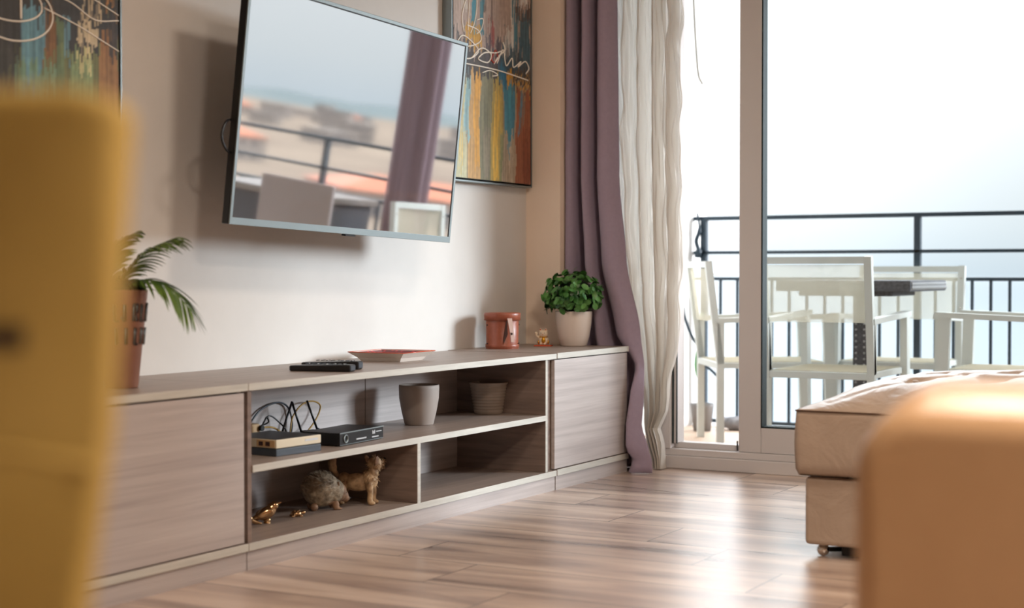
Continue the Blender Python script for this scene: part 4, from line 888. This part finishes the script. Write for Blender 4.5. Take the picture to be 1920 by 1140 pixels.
# hedgehog: local +x = facing
hg = thing('hedgehog_figurine', 'grey brown hedgehog figurine on the bottom shelf', 'figurine', (3.872, -0.292, ZB), (0, 0, R(-40)))
bm = B(); ball(bm, (-0.012, 0, 0.062), 0.055, (1.08, 0.88, 0.98)); ball(bm, (0.02, 0, 0.056), 0.042, (1.0, .95, .95))
rr = random.Random(5)
o = obj('spiny_back', bm, 'hogspines', hg); mod_remesh(o, 0.0022, 4)
bm = B()
for i in range(520):
    th_ = rr.uniform(0, 2 * PI); ph = math.acos(rr.uniform(-0.15, 1)); d = Vector((math.sin(ph) * math.cos(th_), math.sin(ph) * math.sin(th_), math.cos(ph)))
    c_ = Vector((-0.012 + d.x * 0.058, d.y * 0.047, 0.062 + d.z * 0.053)); e_ = c_ + (d + Vector((-0.9, 0, 0.1))).normalized() * 0.010
    if d.x > 0.6: continue
    tube(bm, [c_ - d * .002, e_], [0.0011, 0.0003], 4, cap=False)
o = obj('spines', bm, 'hogspines', hg); o['kind'] = 'stuff'
bm = B(); ball(bm, (0.036, 0, 0.052), 0.032, (1.0, .9, 1.0)); ball(bm, (0.054, 0, 0.040), 0.020, (1.0, .85, .9)); ball(bm, (0.066, 0, 0.031), 0.011, (1.15, .85, .85))
for sg in (1, -1): ball(bm, (0.036, sg * 0.024, 0.078), 0.008, (.5, 1, 1.2)); ball(bm, (0.028, sg * 0.024, 0.014), 0.011, (1, .9, 1.4)); ball(bm, (0.036, sg * 0.025, 0.004), 0.008, (1.5, 1, .5)); ball(bm, (-0.04, sg * 0.024, 0.012), 0.012, (1, .9, 1.1))
ball(bm, (0, 0, 0.03), 0.036, (1.2, .9, .5))
o = obj('face_and_belly', bm, 'hogface', hg); mod_remesh(o, 0.0018, 3)
bm = B(); ball(bm, (0.078, 0, 0.031), 0.0048, n=2); ball(bm, (0.062, 0.0125, 0.050), 0.003, n=2); ball(bm, (0.062, -0.0125, 0.050), 0.003, n=2); obj('nose_and_eyes', bm, 'blacknose', hg)
# terrier
dg = thing('dog_figurine', 'scruffy tan terrier figurine looking up on the bottom shelf, right of the hedgehog', 'figurine', (4.022, -0.352, ZB), (0, 0, R(-70)))
HR = Matrix.Translation((0.016, 0, 0.12)) @ Matrix.Rotation(R(58), 4, 'Z') @ Matrix.Rotation(R(-16), 4, 'Y') @ Matrix.Translation((-0.016, 0, -0.12))   # head turned and lifted
def H3(p): return HR @ Vector(p)
HM = HR.to_3x3()
def dog(bm):
    ball(bm, (-0.035, 0, 0.070), 0.034, (1.5, .8, .85)); ball(bm, (0.002, 0, 0.076), 0.030, (.9, .88, 1.1)); ball(bm, (-0.08, 0, 0.072), 0.028, (.9, .85, 1.0))
    ball(bm, (0.012, 0, 0.100), 0.021, (.9, .85, 1.2)); ball(bm, H3((0.022, 0, 0.127)), 0.024, (1.0, .95, .95)); ball(bm, H3((0.046, 0, 0.124)), 0.014, (1.35, .8, .75), rot=HM); ball(bm, H3((0.050, 0, 0.114)), 0.009, (1.3, .9, .8), rot=HM)
    for sg in (1, -1):
        tube(bm, [(0.006, sg * 0.020, 0.070), (0.010, sg * 0.021, 0.04), (0.008, sg * 0.021, 0.010)], [0.013, 0.0098, 0.0095]); ball(bm, (0.014, sg * 0.021, 0.007), 0.0095, (1.35, 1, .75))
        tube(bm, [(-0.085, sg * 0.020, 0.07), (-0.078, sg * 0.022, 0.045), (-0.094, sg * 0.022, 0.026), (-0.090, sg * 0.022, 0.008)], [0.017, 0.012, 0.008, 0.008]); ball(bm, (-0.084, sg * 0.022, 0.006), 0.008, (1.4, 1, .75))
bm = B(); dog(bm); o = obj('body', bm, 'dogfur', dg); mod_remesh(o, 0.0021, 3)
for sg in (1, -1):
    bm = B(); ball(bm, H3((0.014, sg * 0.020, 0.140)), 0.012, (.8, .35, 1.5), rot=HM @ Matrix.Rotation(R(-sg * 18), 3, 'X')); obj('ear', bm, 'hogface', dg)
bm = B(); tube(bm, catmull([(-0.10, 0, 0.085), (-0.118, 0, 0.115), (-0.118, 0, 0.14), (-0.105, 0, 0.152)], 12), [0.008] * 3 + [0.014] * 6 + [0.008] * 3); obj('tail', bm, 'dogfur', dg)
bm = B(); ball(bm, H3((0.066, 0, 0.127)), 0.005, (1, 1, .8), n=2); obj('nose', bm, 'blacknose', dg)
for sg in (1, -1): bm = B(); ball(bm, H3((0.040, sg * 0.012, 0.134)), 0.0028, n=2); obj('eye', bm, 'blacknose', dg)
bm = B()
for i in range(300):
    th_ = rr.uniform(0, 2 * PI); ph = rr.uniform(0, PI); d = Vector((math.sin(ph) * math.cos(th_), math.sin(ph) * math.sin(th_), math.cos(ph)))
    k = rr.choice((0, 0, 1, 1, 2)); c0 = [Vector((0.004, 0, 0.080)), H3((0.022, 0, 0.127)), H3((0.05, 0, 0.117))][k]; sc = [Vector((.027, .026, .034)), Vector((.024, .023, .023)), Vector((.013, .012, .012))][k]
    c_ = c0 + Vector((d.x * sc.x, d.y * sc.y, d.z * sc.z)); tube(bm, [c_ - d * .003, c_ + (d * .8 + Vector((0, 0, -.7))).normalized() * 0.008], [0.0016, 0.0004], 4, cap=False)
o = obj('fur_tufts', bm, 'dogfur', dg); o['kind'] = 'stuff'
# brass birds
def bird(loc, rz, lab, s=1.0):
    t = thing('bird_figurine', lab, 'figurine', loc, (0, 0, rz), 'polished brass birds'); t.scale = (s, s, s)
    bm = B(); ball(bm, (0, 0, 0.030), 0.020, (1.5, .9, .95), rot=Matrix.Rotation(R(-28), 3, 'Y')); ball(bm, (0.022, 0, 0.050), 0.013, (1, .95, 1)); ball(bm, (0.013, 0, 0.042), 0.014, (1, .9, 1.2))
    tube(bm, [(-0.02, 0, 0.022), (-0.045, 0, 0.010), (-0.070, 0, 0.003)], [0.011, 0.008, 0.004]); ball(bm, (0.002, 0, 0.008), 0.009, (1.2, 1, 1)); lathe(bm, [(0, 0), (0.013, 0), (0.010, 0.003), (0, 0.006)], 20)
    o = obj('body', bm, 'brass', t); mod_remesh(o, 0.0016, 3)
    bm = B(); q = bmesh.ops.create_cone(bm, cap_ends=True, segments=10, radius1=0.0042, radius2=0.0004, depth=0.015)['verts']; xf(bm, q, Matrix.Translation((0.038, 0, 0.057)) @ Matrix.Rotation(R(68), 4, 'Y')); obj('beak', bm, 'brass', t)
    for sg in (1, -1):
        bm = B(); ball(bm, (-0.008, sg * 0.016, 0.030), 0.016, (1.5, .3, .7), rot=Matrix.Rotation(R(-22), 3, 'Y')); obj('wing', bm, 'brass', t)
    return t
bird((3.575, -0.30, ZB), R(-40), 'upright brass bird on the bottom shelf with its beak raised', 1.0)
bird((3.50, -0.275, ZB), R(150), 'brass bird half hidden behind the left cabinet edge, only its tail end showing', 0.8)
t = thing('turtle_figurine', 'very small brass turtle between the upright bird and the hedgehog', 'figurine', (3.715, -0.30, ZB), (0, 0, R(-40)))
bm = B(); ball(bm, (0, 0, 0.009), 0.014, (1.25, 1, .75)); ball(bm, (0.022, 0, 0.011), 0.006, (1.2, 1, 1))
for x, y in ((0.012, 0.013), (0.012, -0.013), (-0.012, 0.013), (-0.012, -0.013)): ball(bm, (x, y, 0.003), 0.005, (1.3, 1, .7), n=2)
o = obj('body', bm, 'brass', t); mod_remesh(o, 0.0013, 2)
bm = B()
for k in range(7): ball(bm, (0.009 * math.cos(k), 0.008 * math.sin(k), 0.018 - 0.001 * (k % 2)), 0.0035, (1, 1, .5), n=1)
obj('shell_knobs', bm, 'brass', t)

# ------------------------------------------------------------------ ottoman
ot = thing('ottoman', 'beige leather ottoman with tufted top and chrome feet, in front of the balcony door', 'ottoman', (4.205, -1.705, 0))
OW, OD = 1.15, 0.82     # along -y, along +x
bm = B(); box(bm, 0.005, OD - 0.005, -OW + 0.0, -0.004, 0.036, 0.228, 0.012, 3); obj('base', bm, 'leather', ot, smooth=False)
# cushion: rounded box surface with puffed, tufted top
bm = B(); NX, NY = 72, 96; x0, x1, y0, y1 = -0.012, OD + 0.012, -OW - 0.015, 0.015; z0 = 0.232; zt = 0.418
tuf = [(0.22 + 0.19 * i, -0.26 - 0.21 * j) for i in range(3) for j in range(4)]
grid = []
for i in range(NX + 1):
    row_ = []
    for j in range(NY + 1):
        u_ = i / NX; v_ = j / NY; x = x0 + (x1 - x0) * u_; y = y1 + (y0 - y1) * v_
        ed_ = min(u_, 1 - u_) * (x1 - x0); ev = min(v_, 1 - v_) * (y1 - y0)
        puff = (1 - math.exp(-ed_ / 0.11)) * (1 - math.exp(-ev / 0.13)) * 0.105
        dd = min(math.hypot(x - a, y - b) for a, b in tuf)
        cr = 0
        for a, b in tuf:
            for (cx_, cy_) in ((0.19, 0.21), (-0.19, 0.21)):
                # creases between tufts
                px_, py_ = x - a, y - b; ll = math.hypot(cx_, cy_); tt = (px_ * cx_ + py_ * cy_) / ll; dist_ = abs(px_ * cy_ - py_ * cx_) / ll
                if -0.02 < tt < ll * 0.98: cr = max(cr, math.exp(-(dist_ / 0.014) ** 2) * 0.55)
        z = zt + puff - 0.030 * math.exp(-(dd / 0.035) ** 2) - 0.018 * cr * min(1, puff / 0.06)
        z += 0.005 * noise.noise(Vector((x * 9, y * 9, 0)))
        row_.append(bm.verts.new((x, y, z)))
    grid.append(row_)
for a, b in zip(grid, grid[1:]):
    for j in range(NY): bm.faces.new((a[j], b[j], b[j + 1], a[j + 1])).smooth = True
border = [grid[i][0] for i in range(NX + 1)] + [grid[NX][j] for j in range(1, NY + 1)] + [grid[i][NY] for i in range(NX - 1, -1, -1)] + [grid[0][j] for j in range(NY - 1, 0, -1)]
cx_, cy_ = (x0 + x1) / 2, (y0 + y1) / 2; prev = border
bnd = [(v.co.x, v.co.y) for v in border]
for st in range(1, 11):
    s = st / 10; bul = 0.006 * math.sin(PI * min(1, s * 1.0)) - (0.012 if st == 10 else 0)
    cur = []
    for (x, y) in bnd:
        nx_ = (1 if abs(x - x1) < 1e-4 else -1 if abs(x - x0) < 1e-4 else 0); ny_ = (1 if abs(y - y1) < 1e-4 else -1 if abs(y - y0) < 1e-4 else 0)
        wr = 0.003 * noise.noise(Vector((x * 14, y * 14, s * 2)))
        cur.append(bm.verts.new((x + nx_ * (bul + wr) * (0.6 if ny_ else 1), y + ny_ * (bul + wr) * (0.6 if nx_ else 1), zt + (z0 - zt) * s)))
    nB = len(cur)
    for k in range(nB): bm.faces.new((prev[k], cur[k], cur[(k + 1) % nB], prev[(k + 1) % nB])).smooth = True
    prev = cur
bm.faces.new(prev)
obj('cushion', bm, 'leather', ot)
bm = B(); tube(bm, [(x0 - 0.002, y1 - 0.002, zt - 0.003), (x0 - 0.003, (y0 + y1) / 2, zt - 0.003), (x0 - 0.002, y0, zt - 0.003)], 0.0022, 6); tube(bm, [(x0, y1 + 0.002, zt - 0.003), (x1, y1 + 0.002, zt - 0.003)], 0.0022, 6); obj('top_seam', bm, 'seam', ot)
bm = B()
for a, b in tuf: ball(bm, (a, b, 0.418 + 0.095 - 0.022), 0.009, (1, 1, .5), n=2)
obj('tuft_buttons', bm, 'leather', ot)
for x in (0.05, OD - 0.05):
    for y in (-0.045, -OW + 0.05):
        bm = B(); ball(bm, (x, y, 0.018), 0.018, (1, 1, 1)); lathe(bm, [(0, 0.03), (0.012, 0.03), (0.012, 0.037), (0, 0.037)], 16, (x, y)); obj('foot', bm, 'chrome', ot)
bm = B(); box(bm, 0.04, OD - 0.04, -OW + 0.12, -0.10, 0.006, 0.036, 0.004); beam(bm, (0.05, -0.06, 0.02), (0.2, -0.2, 0.01), 0.012); obj('under_frame', bm, 'blackmetal', ot)

# ------------------------------------------------------------------ sofa (only its near arm is in view)
so = thing('sofa', 'tan leather sofa, only its rounded arm showing in the right foreground', 'sofa', (1.65, -2.62, 0))
def rounded_panel(bm, x0, x1, y0, y1, z0, z1, rad, puff=0.0, n=10):
    """profile in the y-z plane with rounded top corners, extruded along x"""
    prof = [(y1, z0, 1, 0)] + [(y1 - rad + rad * math.cos(a), z1 - rad + rad * math.sin(a), math.cos(a), math.sin(a)) for a in [PI / 2 * k / n for k in range(n + 1)]]
    m_ = 14; prof += [(y1 - rad + (y0 + rad - y1 + rad) * k / m_, z1, 0, 1) for k in range(1, m_)]
    prof += [(y0 + rad - rad * math.sin(a), z1 - rad + rad * math.cos(a), -math.sin(a), math.cos(a)) for a in [PI / 2 * k / n for k in range(n + 1)]] + [(y0, z0, -1, 0)]
    er = 0.03; angs = [PI / 2 * k / 8 for k in range(9)]
    xs = [(x0 + er * (1 - math.sin(a)), er * (1 - math.cos(a))) for a in angs[::-1]]      # (x, inset) quarter round front edge
    xs = [(x0 + er * (1 - math.cos(a)), er * (1 - math.sin(a))) for a in angs] + [(x0 + er + (x1 - x0 - 2 * er) * k / 14, 0) for k in range(1, 14)] + [(x1 - er * (1 - math.cos(a)), er * (1 - math.sin(a))) for a in angs[::-1]]
    rings = []
    for x, ins in xs:
        u2_ = (x - x0 - er) / (x1 - x0 - 2 * er); pf = puff * math.sin(PI * u2_) ** 0.6 if 0 < u2_ < 1 else 0
        rings.append([bm.verts.new((x, y - ny * ins, z - nz * ins + pf * max(0, nz))) for y, z, ny, nz in prof])
    for a, b in zip(rings, rings[1:]):
        for k in range(len(a) - 1): bm.faces.new((a[k], b[k], b[k + 1], a[k + 1])).smooth = True
        bm.faces.new((a[-1], b[-1], b[0], a[0]))
    bm.faces.new(rings[0]); bm.faces.new(rings[-1][::-1])
bm = B(); rounded_panel(bm, 0, 0.30, -0.95, 0.0, 0.06, 0.655, 0.075, 0.024); obj('arm', bm, 'tanleather', so)
bm = B(); rounded_panel(bm, 1.9, 2.2, -0.95, 0.0, 0.06, 0.655, 0.075, 0.024); obj('arm', bm, 'tanleather', so)
bm = B(); box(bm, 0.30, 1.9, -0.95, -0.03, 0.06, 0.28, 0.02, 3); obj('seat_base', bm, 'tanleather', so)
bm = B(); box(bm, 0.30, 1.9, -0.95, -0.75, 0.28, 0.72, 0.05, 4); obj('backrest', bm, 'tanleather', so)
for k in range(2):
    bm = B(); box(bm, 0.302 + 0.8 * k, 1.098 + 0.8 * k, -0.75, -0.02, 0.282, 0.43, 0.045, 4); obj('seat_cushion', bm, 'tanleather', so)
    bm = B(); box(bm, 0.31 + 0.8 * k, 1.09 + 0.8 * k, -0.78, -0.60, 0.435, 0.80, 0.06, 4); obj('back_cushion', bm, 'tanleather', so)
for x in (0.08, 2.12):
    for y in (-0.08, -0.87): bm = B(); lathe(bm, [(0, 0), (0.02, 0), (0.025, 0.06), (0, 0.06)], 20, (x, y)); obj('foot', bm, 'chrome', so)

# ------------------------------------------------------------------ yellow dining chair (left foreground)
yc = thing('yellow_chair', 'ochre yellow upholstered chair back, out of focus in the left foreground', 'chair', (0.713, -2.453, 0), (0, 0, R(29.3)))
# local x = away from the camera, local y = to the left
def panel(bm, pts, x0, x1, r_=0.02):
    """rounded slab from an outline in y-z"""
    a = [bm.verts.new((x0, y, z)) for y, z in pts]; b = [bm.verts.new((x1, y, z)) for y, z in pts]; n_ = len(pts)
    bm.faces.new(a); bm.faces.new(b[::-1])
    for k in range(n_): bm.faces.new((a[k], b[k], b[(k + 1) % n_], a[(k + 1) % n_]))
    bmesh.ops.bevel(bm, geom=[e for e in bm.edges], offset=r_, segments=4, profile=0.5, affect='EDGES')
bm = B(); panel(bm, [(0.046, 0.47), (0.432, 0.47), (0.45, 0.70), (0.46, 0.905), (0.43, 0.915), (0.03, 0.915), (0.0, 0.905), (0.017, 0.70)], 0.0, 0.045, 0.013); obj('backrest', bm, 'yellow', yc, smooth=True)
bm = B(); box(bm, 0.03, 0.46, 0.0, 0.455, 0.40, 0.475, 0.025, 4); obj('seat', bm, 'yellow', yc)
for x in (0.05, 0.43):
    for y in (0.04, 0.42): bm = B(); beam(bm, (x, y, 0.41), (x + (0.02 if x > .2 else -.02), y, 0.0), 0.03); obj('leg', bm, 'darkwood', yc)
bm = B(); box(bm, -0.003, 0.001, 0.062, 0.40, 0.753, 0.768, 0.001); obj('handle_slot', bm, 'darkwood', yc)
bm = B(); tube(bm, [(-0.001, 0.02, 0.682), (-0.002, 0.12, 0.696), (-0.002, 0.23, 0.70), (-0.002, 0.34, 0.696), (-0.001, 0.44, 0.682)], 0.004, 6); obj('stitched_seam', bm, 'yellow', yc)

# ------------------------------------------------------------------ unseen ceiling lamps, added as warm fill light
m_ = mat('lit_diffuser', (255, 240, 220), 0.5); bs = m_.node_tree.nodes['Principled BSDF']; bs.inputs['Emission Color'].default_value = (1.0, 0.72, 0.46, 1); bs.inputs['Emission Strength'].default_value = 3.0; M['diffuser'] = m_
for lx, ly, en, lab in ((1.4, -3.6, 76, 'unseen round fill lamp above the sofa end of the room'), (3.3, -2.3, 32, 'added round fill lamp nearer the balcony door')):
    cl = thing('fill_lamp', lab, 'lamp', (lx, ly, 2.6))
    bm = B(); lathe(bm, [(0, 0), (0.26, 0), (0.26, -0.05), (0.24, -0.05)], 48); obj('lamp_body', bm, 'white_metal', cl)
    bm = B(); lathe(bm, [(0, -0.065), (0.15, -0.063), (0.24, -0.05)], 48); obj('diffuser', bm, 'diffuser', cl)
    ld = bpy.data.lights.new('fill_lamp_light', 'AREA'); ld.shape = 'DISK'; ld.size = 0.46; ld.energy = en; ld.color = (1.0, 0.84, 0.70)
    lo = bpy.data.objects.new('fill_lamp_light', ld); COL.objects.link(lo); lo.parent = cl; lo.location = (0, 0, -0.08)
